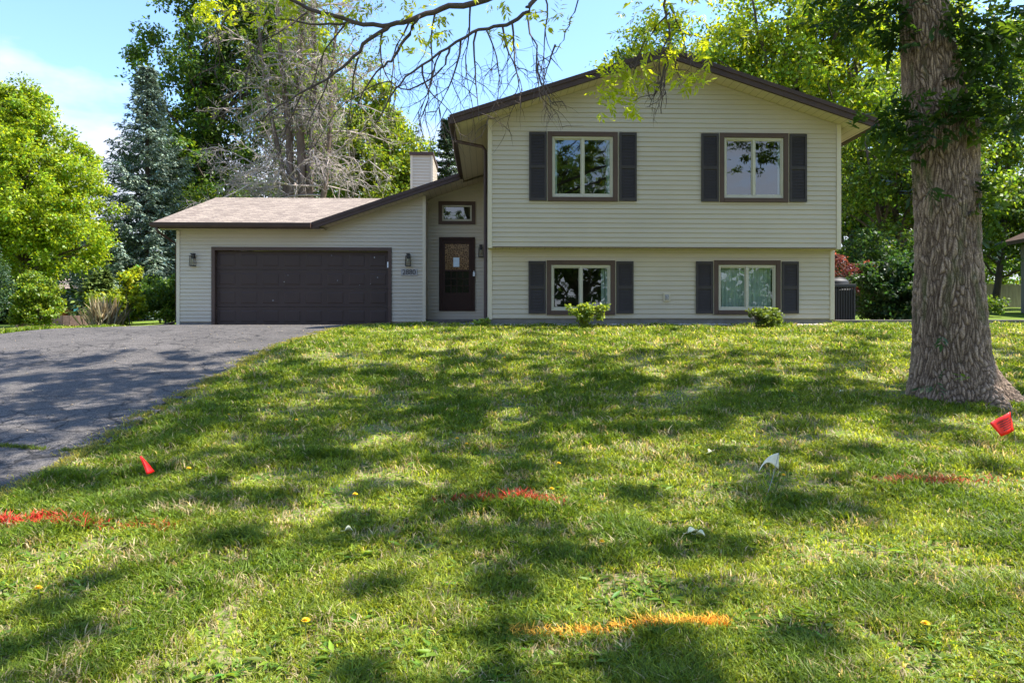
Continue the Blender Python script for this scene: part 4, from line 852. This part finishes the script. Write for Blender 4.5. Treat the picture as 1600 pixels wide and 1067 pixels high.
fine = fbm(A*30, Z*22, 9); rid2 = rid*(.55+.9*fine)*(1-.45*np.clip(fbm(A*14+Z*3, Z*16, 31)-.5, 0, 1)*2)
Rb = Rr+.024*(rid2-.6)+.012*(fbm(A*4, Z*2.2, 61)-.5)
V = np.stack([Xc+np.cos(A)*Rb-AX, np.sin(A)*Rb, Z-az0], -1)
dk = np.array([.058, .036, .024]); lt = np.array([.38, .275, .20]); tint = dk+(lt-dk)*np.clip(rid2, 0, 1)[..., None]
tint = tint*(.75+.5*fbm(A*2.2, Z*1.4, 4))[..., None]
moss = np.clip((fbm(A*3+5, Z*2.5, 12)-.60)*5, 0, 1)*.55; tint = tint*(1-moss[..., None])+np.array([.09, .105, .035])*moss[..., None]
idx = np.arange(na*nh).reshape(nh, na); nx_ = np.roll(idx, -1, axis=1)
Fq = np.stack([idx[:-1], nx_[:-1], nx_[1:], idx[1:]], -1).reshape(-1, 4)
np_mesh('trunk', V.reshape(-1, 3), Fq, M['ash'], ash, tint.reshape(-1, 3), smooth=True)
# overhead limbs and hanging twigs (points relative to the tree's foot)
rg = np.random.default_rng(81); mb = MB(); tw = MB(); tips = []; leafpts = []
def rel(P): return [(p[0]-AX, p[1]-AY, p[2]-az0) for p in P]
def px(l, d): return [at(a, b, d+(q[0] if q else 0)) for a, b, *q in l]
limbs = [
 ([(4.75, 8.6, 5.2), (3.3, 8.4, 5.0), (1.6, 8.1, 4.3), (.4, 8, 3.75)]+px([(760, 0), (700, 12), (655, 26), (608, 40), (553, 36), (480, 12), (440, -8)], 8), .048, .018),
 ([(4.75, 8.6, 4.9), (2.9, 8.0, 4.5), (1.4, 7.7, 3.9)]+px([(840, -4), (825, 16), (790, 38), (750, 48), (700, 74), (645, 112), (610, 150), (585, 200)], 7.6), .036, .006),
 (px([(608, 40), (575, 62), (544, 98), (500, 130), (452, 155), (400, 190)], 8), .026, .005),
 (px([(655, 26), (632, 62), (612, 95), (590, 112), (560, 160), (545, 200)], 8), .022, .004),
 (px([(700, 74), (690, 110), (640, 140), (600, 128), (540, 160), (480, 240)], 7.6), .012, .003),
 ([(2.2, 8.4, 4.9), (1.9, 8.0, 4.2)]+px([(1042, -6), (1046, 40), (1043, 90), (1036, 135), (1033, 178)], 7.8), .022, .004),
 (px([(553, 36), (500, 38), (440, 30), (380, 18), (330, 20)], 8), .014, .004),
 ([(4.7, 8.6, 5.6), (2.6, 7.4, 5.2), (1.2, 6.8, 4.2)]+px([(905, -6), (890, 40), (868, 80), (830, 105)], 6.9), .012, .003),
]
for P, r0, r1 in limbs:
    P = rel(P); n = len(P); rad_ = [r0+(r1-r0)*(i/(n-1))**.8 for i in range(n)]
    Q = [np.array(p) for p in P]; sm = []; rr_ = []
    for i in range(n-1):
        p0, p1, p2, p3 = Q[max(i-1, 0)], Q[i], Q[i+1], Q[min(i+2, n-1)]
        for t in (0, .25, .5, .75):
            sm.append(.5*((2*p1)+(-p0+p2)*t+(2*p0-5*p1+4*p2-p3)*t*t+(-p0+3*p1-3*p2+p3)*t**3)+rg.normal(size=3)*.008); rr_.append(rad_[i]+(rad_[i+1]-rad_[i])*t)
    sm.append(Q[-1]); rr_.append(rad_[-1])
    mb.tube([tuple(q) for q in sm], rr_, 7)
# hanging twigs: start (px), direction, length (m)
hang = [(745, 46, 7.6, -.1, 1.15, 2), (720, 62, 7.6, -.25, 1.2, 2), (785, 40, 7.6, .35, .95, 2), (822, 18, 7.6, .1, 1.35, 2), (800, 34, 7.6, .02, 1.05, 2), (760, 47, 7.6, .2, 1.15, 2), (690, 80, 7.6, -.4, 1.0, 2), (660, 100, 7.6, -.2, .8, 2), (868, 70, 6.9, -.3, .5, 1), (840, 100, 6.9, .1, .6, 2),
        (850, -10, 7.4, .25, 1.1, 1), (735, 5, 8, -.1, 1.2, 2), (680, 20, 8, -.4, 1.4, 2), (640, 34, 8, -.3, 1.3, 2), (600, 42, 8, -.5, 1.1, 2), (560, 90, 8, -.7, 1.0, 2), (520, 110, 8, -.5, .9, 2), (470, 150, 8, -.6, .9, 2), (540, 38, 8, -.8, 1.1, 2), (480, 20, 8, -.9, 1.0, 2), (425, 30, 8, -.8, .9, 2), (360, 18, 8, -.8, .8, 2),
        (1043, 60, 7.8, -.5, .75, 2), (1040, 100, 7.8, -.6, .6, 2), (1044, 75, 7.8, .6, .5, 2), (1046, 20, 7.8, -.9, .8, 2), (1046, 10, 7.8, .9, .8, 2), (1036, 130, 7.8, .3, .35, 1), (1010, 60, 7.8, -.6, .5, 2)]
for (a, b_, d, dx, L, dep) in hang:
    p = rel([at(a, b_, d)])[0]; twig_fan(tw, rg, p, (dx*.8, rg.normal()*.3, -.75), L*.8, .0115, dep, .32, 5, 7, tips, 4)
mb.build('limb', M['twig'], ash, smooth=True); 
# leaf sprays: (px, py, depth, radius px, count)
def spray(rg, c, n, rad_, size, out, col, fine=True, up=.4):
    for _ in range(n):
        p = c+rg.normal(size=3)*rad_*np.array([1, .8, .8]); ax = unit(rg.normal(size=3)+np.array([0, 0, -.2])); m = rg.integers(5, 8); s = size*rg.uniform(.7, 1.2)
        k = np.arange(m); q = p[None]+ax[None]*(k[:, None]//2)*s*.42
        sd_ = unit(np.cross(ax, np.array([0, 0, 1.])+rg.normal(size=3)*.3)); dd = unit(ax[None]*.75+sd_[None]*np.where(k % 2 == 0, 1, -1)[:, None]*.9+rg.normal(size=(m, 3))*.12+np.array([0, 0, -.15])); dd[-1] = ax
        out.append((q, dd, np.full(m, s)*rg.uniform(.85, 1.1, m), np.tile(np.array([0, 0, 1.])+rg.normal(size=3)*.5, (m, 1)), np.tile(np.array(col)*math.exp(rg.normal()*.16), (m, 1))))
def sprays_to_geo(rg, out, w=.36):
    P = np.concatenate([o[0] for o in out]); D = np.concatenate([o[1] for o in out]); Sz = np.concatenate([o[2] for o in out]); N = np.concatenate([o[3] for o in out]); K = np.concatenate([o[4] for o in out])
    V, Fq, K1 = leaf_geo(rg, P, Sz, D, N, w, (1, 1, 1), .12, .12, True); return V, Fq, K1*np.repeat(K, 5, 0)
out = []; YG = (.50, .58, .04)
for (a, b_, d, rp, n) in ((960, 140, 7.8, 20, 26), (975, 108, 7.8, 14, 16), (950, 155, 7.8, 10, 8), (990, 165, 7.8, 10, 9), (1005, 118, 7.8, 9, 8), (1066, 118, 7.8, 10, 9), (1092, 125, 7.8, 10, 9), (1045, 85, 7.8, 12, 10), (1010, 30, 7.8, 20, 16), (1060, 40, 7.8, 22, 18), (1090, 70, 7.8, 16, 12), (1000, 62, 7.8, 14, 10), (1110, 20, 7.8, 26, 18), (1035, 5, 7.8, 26, 18), (1130, 45, 7.8, 16, 8),
                        (675, 58, 7.9, 12, 9), (690, 30, 8, 12, 7), (640, 12, 8, 14, 9), (610, 60, 8, 10, 5), (870, 50, 7.0, 12, 4), (790, 55, 7.6, 9, 5), (860, 20, 7.2, 16, 4), (560, 10, 8, 18, 12), (520, 25, 8, 16, 12), (460, 8, 8, 22, 20), (430, 40, 8, 16, 12), (390, 8, 8, 20, 16), (340, 8, 8, 20, 16), (310, 4, 8, 14, 10), (500, 70, 8, 10, 5), (770, 8, 7.8, 14, 6), (655, 75, 7.8, 10, 5)):
    c = np.array(rel([at(a, b_, d)])[0]); spray(rg, c, int(n*1.4), rp*1.0*d/1150, .080, out, YG)
V, Fq, K = sprays_to_geo(rg, out); np_mesh('hanging_foliage', V, Fq, M['leaf'], ash, K)
out = []; DG = (.038, .085, .016)
for (a, b_, d, rp, n) in ((1395, 60, 8.5, 18, 16), (1350, 30, 8.8, 28, 30), (1310, 20, 9, 24, 20), (1400, 20, 8.6, 24, 24), (1395, 180, 8.3, 18, 16), (1408, 205, 8.2, 18, 16), (1380, 215, 8.5, 16, 12), (1425, 170, 8.15, 12, 8), (1430, 215, 8.12, 12, 8), (1395, 250, 8.6, 18, 12), (1412, 290, 8.7, 14, 7),
                        (1530, 40, 8.3, 26, 26), (1505, 25, 8.15, 16, 12), (1560, 70, 8.3, 24, 24), (1525, 90, 8.2, 22, 20), (1590, 40, 8.3, 20, 16), (1545, 130, 8.3, 22, 20), (1580, 150, 8.3, 22, 20), (1510, 165, 8.12, 16, 14), (1535, 185, 8.12, 20, 20), (1560, 195, 8.2, 18, 14), (1500, 185, 8.1, 14, 10), (1590, 200, 8.4, 16, 10), (1520, 60, 8.1, 14, 9), (1470, 160, 8.1, 8, 3), (1460, 215, 8.1, 10, 4),
                        (1538, 290, 8.3, 9, 5), (1548, 310, 8.3, 10, 6), (1555, 345, 8.5, 12, 5), (1552, 395, 8.5, 10, 4), (1458, 300, 8.15, 5, 2), (1470, 520, 8.0, 3, 1), (1462, 598, 7.9, 5, 2), (1510, 590, 7.98, 4, 1)):
    c = np.array(rel([at(a, b_, d)])[0]); spray(rg, c, int(n*1.9), rp*1.15*d/1150, .11, out, DG if rg.random() < .75 else (.10, .17, .02))
V, Fq, K = sprays_to_geo(rg, out, .42); np_mesh('trunk_shoots', V, Fq, M['leaf'], ash, K)
for (a, b_, d) in ((1398, 190, 8.4), (1530, 60, 8.2), (1540, 170, 8.2), (1560, 110, 8.3), (1350, 30, 8.8), (1590, 190, 8.4), (1552, 380, 8.5), (1545, 300, 8.4), (1380, 240, 8.6)):
    c = rel([at(a, b_, d)])[0]; z = c[2]-.15; tw.tube(limb(rg, (np.interp(c[2]+az0, hz, hx)-AX, -.15, z), c, .1), [.016*(1-.12*i) for i in range(7)], 5, False)
tw.build('twig', M['twig'], ash)
# the crown above the picture: it throws the dappled shade on lawn and drive (0..9 = how closed it is over that patch of ground)
SH = ["00000000000001233422110000222332",
      "34555544444467787665654334444433",
      "67778887766677788888877666788856",
      "88888776555543257888899999998853",
      "66677666677788899999988888877431",
      "55443333456777666665444666554321",
      "77655545577788766555666665533100",
      "43432334666777655554445432211000",
      "22222455554457666666554321100000",
      "32122233454456666666443321000000",
      "43311223455544554455556665210000",
      "55421122344654322234556666521000",
      "55421122245543223334456666421000",
      "55421122245543223334456666421000"]
rg = np.random.default_rng(91); cen = []; SDX, SDY = sd.x/sd.z, sd.y/sd.z; tries = 0
while tries < 3700:
    tries += 1; x = rg.uniform(-11.5, 9.5); y = rg.uniform(1.8, 15.2)
    g = gz(x, y); X_ = CX+x/y*F; Y_ = YH+(ZC-g)/y*F; c = int(X_//50); r = int((Y_-510)//40)
    if not (-6 <= c < 36): continue
    v = int(SH[min(max(r, 0), 13)][min(max(c, 0), 31)])/9.0
    if rg.random() > v**1.35: continue
    h = rg.uniform(6.0, 9.0); need = (.452*y+ZC+1.1)-g
    if abs(x+SDX*h) < .75*y+1: h = max(h, need+rg.random()*.8)
    cen.append((x+SDX*h, y+SDY*h, g+h))
cen = np.array(cen)-np.array([AX, AY, az0])
P, d = clump_points(rg, cen, rg.uniform(.14, .40, len(cen)), 120, .45, .3)
V, Fq, K = leaf_geo(rg, P, .105*rg.uniform(.7, 1.3, len(P)), None, d*.4+np.array([0, 0, .9])+rg.normal(size=P.shape)*.4, .42, (.10, .16, .018), .25, .2)
np_mesh('crown', V, Fq, M['leaf'], ash, K); mb = MB()
for i in rg.choice(len(cen), 50, replace=False):
    c = cen[i]; mb.tube(limb(rg, (4.72-AX, 0, rg.uniform(5.6, 6.9)-az0), c, .16, 7), [.06, .05, .04, .032, .025, .018, .012, .008], 6, False)
mb.build('upper_branch', M['twig'], ash, smooth=True)
# trees across the street behind the viewer (they show in the window panes)
broad_tree('street_tree', 7.5, -26, [(0, 0, 10, 6, 5, 6)], 260, 1.2, 80, .34, (.05, .10, .015), 'tall tree across the street mirrored in the upper left window', seed=95, trunk_r=.35)
broad_tree('street_tree', 1.5, -30, [(0, 0, 6.5, 5, 4, 5)], 110, 1.2, 80, .34, (.06, .11, .015), 'lower tree across the street mirrored in the basement windows', seed=96, trunk_r=.3)
broad_tree('street_tree', -4.5, -24, [(0, 0, 8.5, 4.5, 4, 5.5)], 170, 1.2, 80, .34, (.05, .10, .015), 'tree across the street mirrored in the transom window', seed=97, trunk_r=.3)
broad_tree('street_tree', 19, -28, [(0, 0, 6.0, 7, 4, 4.5)], 120, 1.3, 80, .36, (.05, .10, .015), 'wide tree across the street mirrored in the right windows', seed=98, trunk_r=.3)
# ------------------------------------------------------------------ lawn
def hit(a, b_):                                       # where the sight line of a photo point meets the lawn
    t = 1.5
    while t < 60:
        x = (a-CX)/F*t; z = ZC+(YH-b_)/F*t
        if z <= gz(x, t): return x, t
        t += .01
    return x, t
paints = [('red', [(12, 812), (60, 810), (110, 816), (180, 818), (255, 822)], .045, .8), ('red', [(690, 776), (760, 778), (800, 774), (868, 780)], .045, .75), ('red', [(1375, 748), (1440, 750), (1500, 746), (1560, 742), (1600, 745)], .05, .7), ('orange', [(800, 986), (900, 984), (980, 976), (1050, 970), (1130, 968)], .024, .8)]
for i, p in enumerate(paints): paints[i] = (p[0], np.array([hit(q[0], q[1]+8) for q in p[1]]), p[2], p[3])
def seg_dist(x, y, P):
    best = np.full(len(x), 9e9)
    for a, b_ in zip(P[:-1], P[1:]):
        d = b_-a; t = np.clip(((x-a[0])*d[0]+(y-a[1])*d[1])/(d@d), 0, 1); best = np.minimum(best, np.hypot(x-a[0]-d[0]*t, (y-a[1]-d[1]*t)))
    return best
def in_lawn(x, y, m=0.0):
    dr = drive_right(y)+.02; c, s = math.cos(TH), math.sin(TH); u = c*x+s*y; v = -s*x+c*y
    ok = (x > dr+m)|(x < drive_left(y)-.05)
    ok &= ~((v > 15.72) & (u > -.4) & (u < 7.2)); ok &= ~((v > 16.25) & (u < 9.5) & (u > -9.5)); ok &= ~((u <= -.3)&(v > 20.0-(np.clip(u+3.05, 0, 2.7)*1.3)))
    return ok
rg = np.random.default_rng(101)
N = 2100000
dd = .9*(19.5/.9)**rg.random(N); hw = .76*dd+3.4; xx = (rg.random(N)*2-1)*hw
keep = in_lawn(xx, dd, 0)&(rg.random(N) < np.minimum(1, 700000/math.log(7.8)/(.76*np.maximum(dd, 2.2))/(N/math.log(19.5/.9)/hw))*np.where(np.abs(xx) > .80*dd+.1, .5, 1))
print('blades', keep.sum())
pat = fbm(xx*1.6, dd*1.6, 21); fine_ = fbm(xx*6, dd*6, 22); tuft = np.clip((fbm(xx*3.2, dd*3.2, 23)-.50)*5, 0, 1)
keep &= rg.random(N) < np.clip(1.2-2.2*np.clip(fine_-.52, 0, 1)*2.4-1.2*np.clip(pat-.50, 0, 1)*4+.3*tuft, .16, 1)
xx, dd, pat, fine_, tuft = xx[keep], dd[keep], pat[keep], fine_[keep], tuft[keep]; n = len(xx); zg = ground_z(xx, dd)
hgt = (.026+.030*rg.random(n))*(1.3-.8*pat)*(1+.75*tuft)*np.clip((dd/4)**.25, .9, 1.25); wid = .0056*(dd/3)**.8*rg.uniform(.7, 1.3, n)
a = rg.random(n)*2*math.pi; lean = rg.uniform(.2, 1.5, n)*hgt
cx_, sx_ = np.cos(a), np.sin(a); b2 = a+rg.normal(size=n)*.6+math.pi/2
wx, wy = np.cos(b2)*wid/2, np.sin(b2)*wid/2
B0 = np.stack([xx-wx, dd-wy, zg-.004], 1); B1 = np.stack([xx+wx, dd+wy, zg-.004], 1)
mx_, my_ = xx+cx_*lean*.35, dd+sx_*lean*.35; M0 = np.stack([mx_-wx*.85, my_-wy*.85, zg+hgt*.62], 1); M1 = np.stack([mx_+wx*.85, my_+wy*.85, zg+hgt*.62], 1)
T = np.stack([xx+cx_*lean, dd+sx_*lean, zg+hgt*rg.uniform(.75, 1.05, n)], 1)
g1 = np.array([.105, .170, .014]); g2 = np.array([.31, .355, .038]); st = np.array([.44, .36, .20])
k = np.clip(.45+(pat-.5)*3.0-.35*tuft+rg.normal(size=n)*.30, 0, 1)[:, None]; col = g1*(1-k)+g2*k
dry = (rg.random(n) < np.clip(.07+(pat-.50)*.9+(fine_-.5)*.8+np.clip(fine_-.56, 0, 1)*3, .03, .75))[:, None]; col = np.where(dry, st*rg.uniform(.6, 1.15, (n, 1)), col)*np.exp(rg.normal(size=(n, 1))*.28)
which = np.full(n, -1)
for i, (nm, P, w, den) in enumerate(paints):
    ds = seg_dist(xx, dd, P); nn = fbm(xx*7, dd*7, 40+i)
    t_along = np.clip((xx-P[:, 0].min())/(P[:, 0].max()-P[:, 0].min()), 0, 1)
    str_ = {0: np.where(t_along < .24, 1.5, .42*(1-.6*t_along)), 1: .22+.85*t_along, 2: .68-.1*t_along, 3: .55+.6*t_along}[i]
    msk = (ds < w*(.6+.9*nn)*1.6)&(rg.random(n) < np.clip(den*str_*(1.5-ds/w*.45)*(.7+.8*nn), np.where(ds < w, .12, 0), .95)); which[msk] = i
def blades(sel, name, mat, colr):
    V = np.stack([B0[sel], B1[sel], M0[sel], M1[sel], T[sel]], 1); m = len(V); f = np.array([(0, 1, 3), (0, 3, 2), (2, 3, 4)])
    return np_mesh(name, V.reshape(-1, 3), (f[None]+np.arange(m)[:, None, None]*5).reshape(-1, 3), mat, None, np.repeat(colr, 5, 0))
tag(blades(which < 0, 'grass', M['grass'], col[which < 0]), 'short patchy lawn grass on the front bank', 'grass', kind='stuff')
labs = ['red sprayed utility line on the grass at the lower left beside the driveway', 'short red sprayed utility line in the middle of the lawn', 'faded red sprayed utility line at the right below the ash tree', 'orange-yellow sprayed utility line in the foreground grass']
for i in range(4):
    s_ = which == i; c0 = (np.array([.58, .05, .03]), np.array([.58, .06, .035]), np.array([.50, .12, .05]), np.array([.85, .45, .06]))[i]
    tag(blades(s_, 'paint_line', M['straw'], c0*np.exp(rg.normal(size=(s_.sum(), 1))*.3)), labs[i], 'paint mark')
# broad-leaved weeds
parts = []
for (n, s0, s1, thr, per, w_, up0, colr) in ((10000, .016, .036, .44, 6, .55, .5, (.14, .215, .025)), (2800, .045, .095, .46, 9, .24, .25, (.12, .20, .022))):
    n = int(n*1.7); d_ = 1.6*(15.0/1.6)**rg.random(n); x_ = (rg.random(n)*2-1)*(.76*d_+1.6); ok = in_lawn(x_, d_, .05)&(fbm(x_*1.1+3, d_*1.1, 33) > thr-.06*rg.random(n)); x_, d_ = x_[ok], d_[ok]; n = len(x_)
    P = np.repeat(np.stack([x_, d_, ground_z(x_, d_)+.012], 1), per, 0); a = rg.random(n*per)*2*math.pi; up = rg.uniform(.1, up0*2, n*per)
    D = unit(np.stack([np.cos(a), np.sin(a), up], 1)); sz = np.repeat(rg.uniform(.6, 1.3, n), per)*rg.uniform(s0, s1, n*per); P = P+D*np.array([1, 1, .2])*sz[:, None]*.15
    parts.append(leaf_geo(rg, P, sz, D, np.tile([0, 0, 1.], (n*per, 1))+rg.normal(size=(n*per, 3))*.25, w_, colr, .28, .2, True))
V, Fq, K = merge(parts)
tag(np_mesh('lawn_weeds', V, Fq, M['grass'], None, K), 'broad-leaved weeds and clover scattered through the lawn', 'weeds', kind='stuff')
# grass tufts growing in the seam across the driveway and along its edge
n = 5000; t = rg.random(n); xs = -2.9-t*5.5; ys = 6.55+.12*np.sin(xs*2.1)+rg.normal(size=n)*.018; ok = fbm(xs*3, ys*0, 50) > .45; xs, ys = xs[ok], ys[ok]; n2 = len(xs)
P = np.stack([xs, ys, ground_z(xs, ys)+.012], 1); D = unit(np.stack([rg.normal(size=n2)*.7, rg.normal(size=n2)*.7, np.ones(n2)], 1))
V, Fq, K = leaf_geo(rg, P, rg.uniform(.02, .05, n2), D, rg.normal(size=(n2, 3)), .14, (.13, .18, .03), .3, .2, True)
tag(np_mesh('seam_grass', V, Fq, M['grass'], None, K), 'thin line of grass growing in the seam across the driveway', 'grass', kind='stuff')
n = 1500; y_ = 4+16.5*rg.random(n)**.8; x_ = drive_right(y_)-(rg.random(n)**1.7)*6.2-.05
V, Fq, K = leaf_geo(rg, np.stack([x_, y_, ground_z(x_, y_)+.024], 1), rg.uniform(.012, .038, n), unit(np.stack([rg.normal(size=n), rg.normal(size=n), rg.normal(size=n)*.12], 1)), np.tile([0, 0, 1.], (n, 1)), .5, (.42, .34, .20), .35, .2, True)
tag(np_mesh('leaf_litter', V, Fq, M['straw'], None, K), 'dry bits of leaf and blossom scattered over the driveway', 'litter', kind='stuff')
n = 26000; y_ = 4+16.2*rg.random(n); off = np.abs(rg.normal(size=n))*.10; x_ = drive_right(y_)-off+.05*vnoise(y_*3, y_*0, 7)*2; hh = rg.uniform(.02, .055, n)
D = unit(np.stack([rg.normal(size=n)*.8-.4, rg.normal(size=n)*.8, np.ones(n)], 1)); kk = (fbm(x_*6, y_*6, 71) > .44); x_, y_, D, hh = x_[kk], y_[kk], D[kk], hh[kk]
V, Fq, K = leaf_geo(rg, np.stack([x_, y_, ground_z(x_, y_)+.01], 1), hh, D, None, .15, (.27, .27, .06), .35, .3, True)
tag(np_mesh('edge_grass', V, Fq, M['grass'], None, K), 'ragged grass creeping over the edge of the driveway', 'grass', kind='stuff')
# ------------------------------------------------------------------ small things on the lawn
def dandelion(a, b_, label, i):
    x, y = hit(a, b_+3); z = gz(x, y); e = empty('dandelion', (x, y, z), i*1.3, label, 'dandelion', 'dandelions in the lawn')
    o = MB(); o.tube([(0, 0, -.01), (.004, 0, .05), (0, .003, .084)], .0022, 5); o.build('stem', M['stem'], e)
    o = MB(); r_ = .021
    for ring, (m, rr2, hz_) in enumerate(((14, 1.0, .086), (12, .75, .092), (8, .45, .096))):
        for k_ in range(m):
            t = 2*math.pi*(k_+.5*ring)/m; c, s = math.cos(t), math.sin(t); w = .0042
            o.quad((0, 0, .084), (c*r_*rr2*.7-s*w, s*r_*rr2*.7+c*w, hz_), (c*r_*rr2, s*r_*rr2, hz_+.001), (c*r_*rr2*.7+s*w, s*r_*rr2*.7-c*w, hz_))
    o.build('flower_head', M['yellow'], e)
for i, (a, b_, lb) in enumerate([(295, 746, 'yellow dandelion just right of the small folded red flag'), (60, 943, 'yellow dandelion in the bottom left corner of the lawn below the red paint'), (478, 996, 'yellow dandelion nearest the bottom edge, left of centre'), (555, 789, 'yellow dandelion left of the short central red paint line'), (940, 866, 'yellow dandelion midway between the central red and the orange paint lines'),
        (358, 658, 'yellow dandelion nearest the driveway seam, up-slope of the folded red flag'), (463, 667, 'yellow dandelion among weeds right of the driveway edge'), (675, 631, 'yellow dandelion in the sunny streak below the entry door'), (738, 574, 'yellow dandelion high on the bank under the downspout'), (788, 565, 'topmost yellow dandelion in line with the left lawn crest'),
        (714, 697, 'yellow dandelion in the shade above the central red paint line, leftmost of a pair'), (729, 706, 'yellow dandelion in the shade above the central red paint line, lower of a pair'), (623, 650, 'yellow dandelion left of the sunny streak in mid lawn'), (862, 780, 'yellow dandelion touching the right end of the central red paint line'), (873, 738, 'yellow dandelion above the right end of the central red paint line'),
        (1224, 757, 'yellow dandelion right below the white flag'), (420, 640, 'small yellow dandelion near the driveway curve'), (445, 637, 'small yellow dandelion just right of the one near the driveway curve'), (1020, 765, 'yellow dandelion left of the white flag'), (1446, 1002, 'yellow dandelion in the sunny lower right grass')]): dandelion(a, b_, lb, i)
def flag_wire(e, base, top, r_=.0022):
    o = MB(); o.tube([base, ((base[0]+top[0])/2+.006, (base[1]+top[1])/2, (base[2]+top[2])/2), top], r_, 5); o.build('wire', M['wire'], e)
def cloth(e, name, G_, mat, th=.0012):
    o = MB(); nr_, nc_ = len(G_), len(G_[0])
    for i in range(nr_-1):
        for j in range(nc_-1): o.quad(G_[i][j], G_[i][j+1], G_[i+1][j+1], G_[i+1][j])
    ob = o.build(name, mat, e, smooth=True); bm = bmesh.new(); bm.from_mesh(ob.data); bmesh.ops.remove_doubles(bm, verts=bm.verts, dist=1e-5); bm.to_mesh(ob.data); bm.free()
    md = ob.modifiers.new('solid', 'SOLIDIFY'); md.thickness = th; return ob
# right red flag: photo corners (1547,661) (1578,643) (1584,672) (1564,681)
def flag_grid(corners, d, nu=8, nv=6, rip=.006, dy=0):
    A_, B_, Cc, D_ = [np.array(at(c[0], c[1], d+(c[2] if len(c) > 2 else 0))) for c in corners]; G_ = []
    for i in range(nv+1):
        r_ = []
        for j in range(nu+1):
            s, t = j/nu, i/nv; p = A_*(1-s)*(1-t)+B_*s*(1-t)+Cc*s*t+D_*(1-s)*t; p[1] += rip*math.sin(s*6+t*2); r_.append(p)
        G_.append(r_)
    return G_
x, y = hit(1588, 705); e = empty('marker_flag', (x, y, gz(x, y)), 0, 'square bright red utility marker flag with small black print beside the ash tree', 'marker flag')
def rele(G_, e): L = np.array(e.location); return [[tuple(p-L) for p in r_] for r_ in G_]
bd = y-.02
Gd = flag_grid([(1546, 661), (1578, 643, .03), (1585, 673, .03), (1565, 682)], bd); cl_ = cloth(e, 'flag', rele(Gd, e), M['red'])
L0 = np.array(e.location); top = np.array(at(1579, 643, bd+.03))-L0; flag_wire(e, (0, 0, 0), tuple(top))
o = MB()
for t, s0, s1 in ((.22, .25, .85), (.34, .35, .9), (.46, .30, .88), (.58, .40, .86), (.70, .35, .8)):
    s = s0
    while s < s1:
        q = s+rnd.uniform(.03, .07); c = []
        for (ss, tt) in ((s, t), (q, t), (q, t+.055), (s, t+.055)):
            A_, B_, Cc, D_ = [np.array(at(*cc)) for cc in ((1546, 661, bd), (1578, 643, bd+.03), (1585, 673, bd+.03), (1565, 682, bd))]
            p = A_*(1-ss)*(1-tt)+B_*ss*(1-tt)+Cc*ss*tt+D_*(1-ss)*tt; p[1] += .006*math.sin(ss*6+tt*2)-.004; c.append(tuple(p-L0))
        o.quad(*c); s = q+.018
o.build('print', M['digit'], cl_)
# left red flag, folded
x, y = hit(232, 750); e = empty('marker_flag', (x, y, gz(x, y)), 0, 'narrow folded red utility marker flag on the grass near the driveway', 'marker flag'); L0 = np.array(e.location); d = y-.02
Gd = flag_grid([(218, 713), (221, 712, .02), (241, 737, .05), (228, 742, -.02)], d, 6, 8, .012); cloth(e, 'flag', rele(Gd, e), M['red']); flag_wire(e, (0, 0, 0), tuple(np.array(at(219, 712, d+.01))-L0))
# white flag
x, y = hit(1196, 782); e = empty('marker_flag', (x, y, gz(x, y)), 0, 'curled off-white utility marker flag on a bent wire in mid lawn', 'marker flag'); L0 = np.array(e.location); d = y+.1
G_ = []
for i in range(7):
    t = i/6; r_ = []
    for j in range(9):
        s = j/8
        u0_ = np.array(at(1217, 707, d)); l0_ = np.array(at(1185, 736, d)); ur = np.array(at(1216, 733, d)); ll = np.array(at(1189, 733, d))
        topc = u0_*(1-s)+l0_*s; topc[2] += .035*math.sin(math.pi*s)*.7
        bot = ur*(1-s)+l0_*s+np.array([0, 0, -.0]); bot[2] += .07*math.sin(math.pi*s)*.75
        p = topc*(1-t)+bot*t; p[1] += .03*math.sin(math.pi*s)-.01*t; r_.append(p)
    G_.append(r_)
cloth(e, 'flag', rele(G_, e), M['flagwhite']); flag_wire(e, (0, 0, 0), tuple(np.array(at(1217, 707, d))-L0))
def pale_leaf(a, b_, s, rz, label):
    x, y = hit(a, b_); e = empty('fallen_leaf', (x, y, gz(x, y)+.045), rz, label, 'leaf')
    for k_ in (-1, 1):
        o = MB(); n = 7
        P = [((s*t), k_*s*.42*math.sin(math.pi*t)**.8, .02*math.sin(math.pi*t)*1.5) for t in [i/n for i in range(n+1)]]
        for i in range(n): q = ((P[i][0], 0, .004), (P[i+1][0], 0, .004), P[i+1], P[i]); o.quad(*(q if k_ > 0 else q[::-1]))
        ob = o.build('leaf_blade', M['petal'], e, smooth=True); md = ob.modifiers.new('solid', 'SOLIDIFY'); md.thickness = .001
        ob.location = (0, 0, 0)
    o = MB(); o.tube([(0, 0, .004), (-s*.4, .01, .0)], .0012, 4); o.build('stalk', M['petal'], e)
pale_leaf(1075, 845, .075, .4, 'pale upturned leaf lying in the grass between the orange paint and the white flag'); pale_leaf(1086, 847, .06, -.5, 'smaller pale leaf overlapping the pale upturned leaf in the grass')
pale_leaf(1108, 716, .07, .8, 'pale cream leaf lying left of the white flag'); pale_leaf(538, 842, .05, .3, 'whitish scrap of leaf below the yellow dandelion in the left lawn'); pale_leaf(1312, 619, .05, .2, 'small white leaf in the shade left of the ash trunk')
pale_leaf(1590, 628, .10, .5, 'pale leaf at the right foot of the ash trunk')
# leafy plant at the corner by the downspout
broad_tree('corner_plant', -.62, 15.7, [(0, 0, .07, .14, .1, .05)], 10, .05, 22, .085, (.20, .28, .06), 'small pale leafy plant at the corner below the downspout', 'plant', seed=120, trunk_r=.006, nb=5, flat=.8)
for o in C.objects:
    if o.type == 'MESH' and o.parent is None and 'kind' not in o and 'label' not in o: print('untagged', o.name)
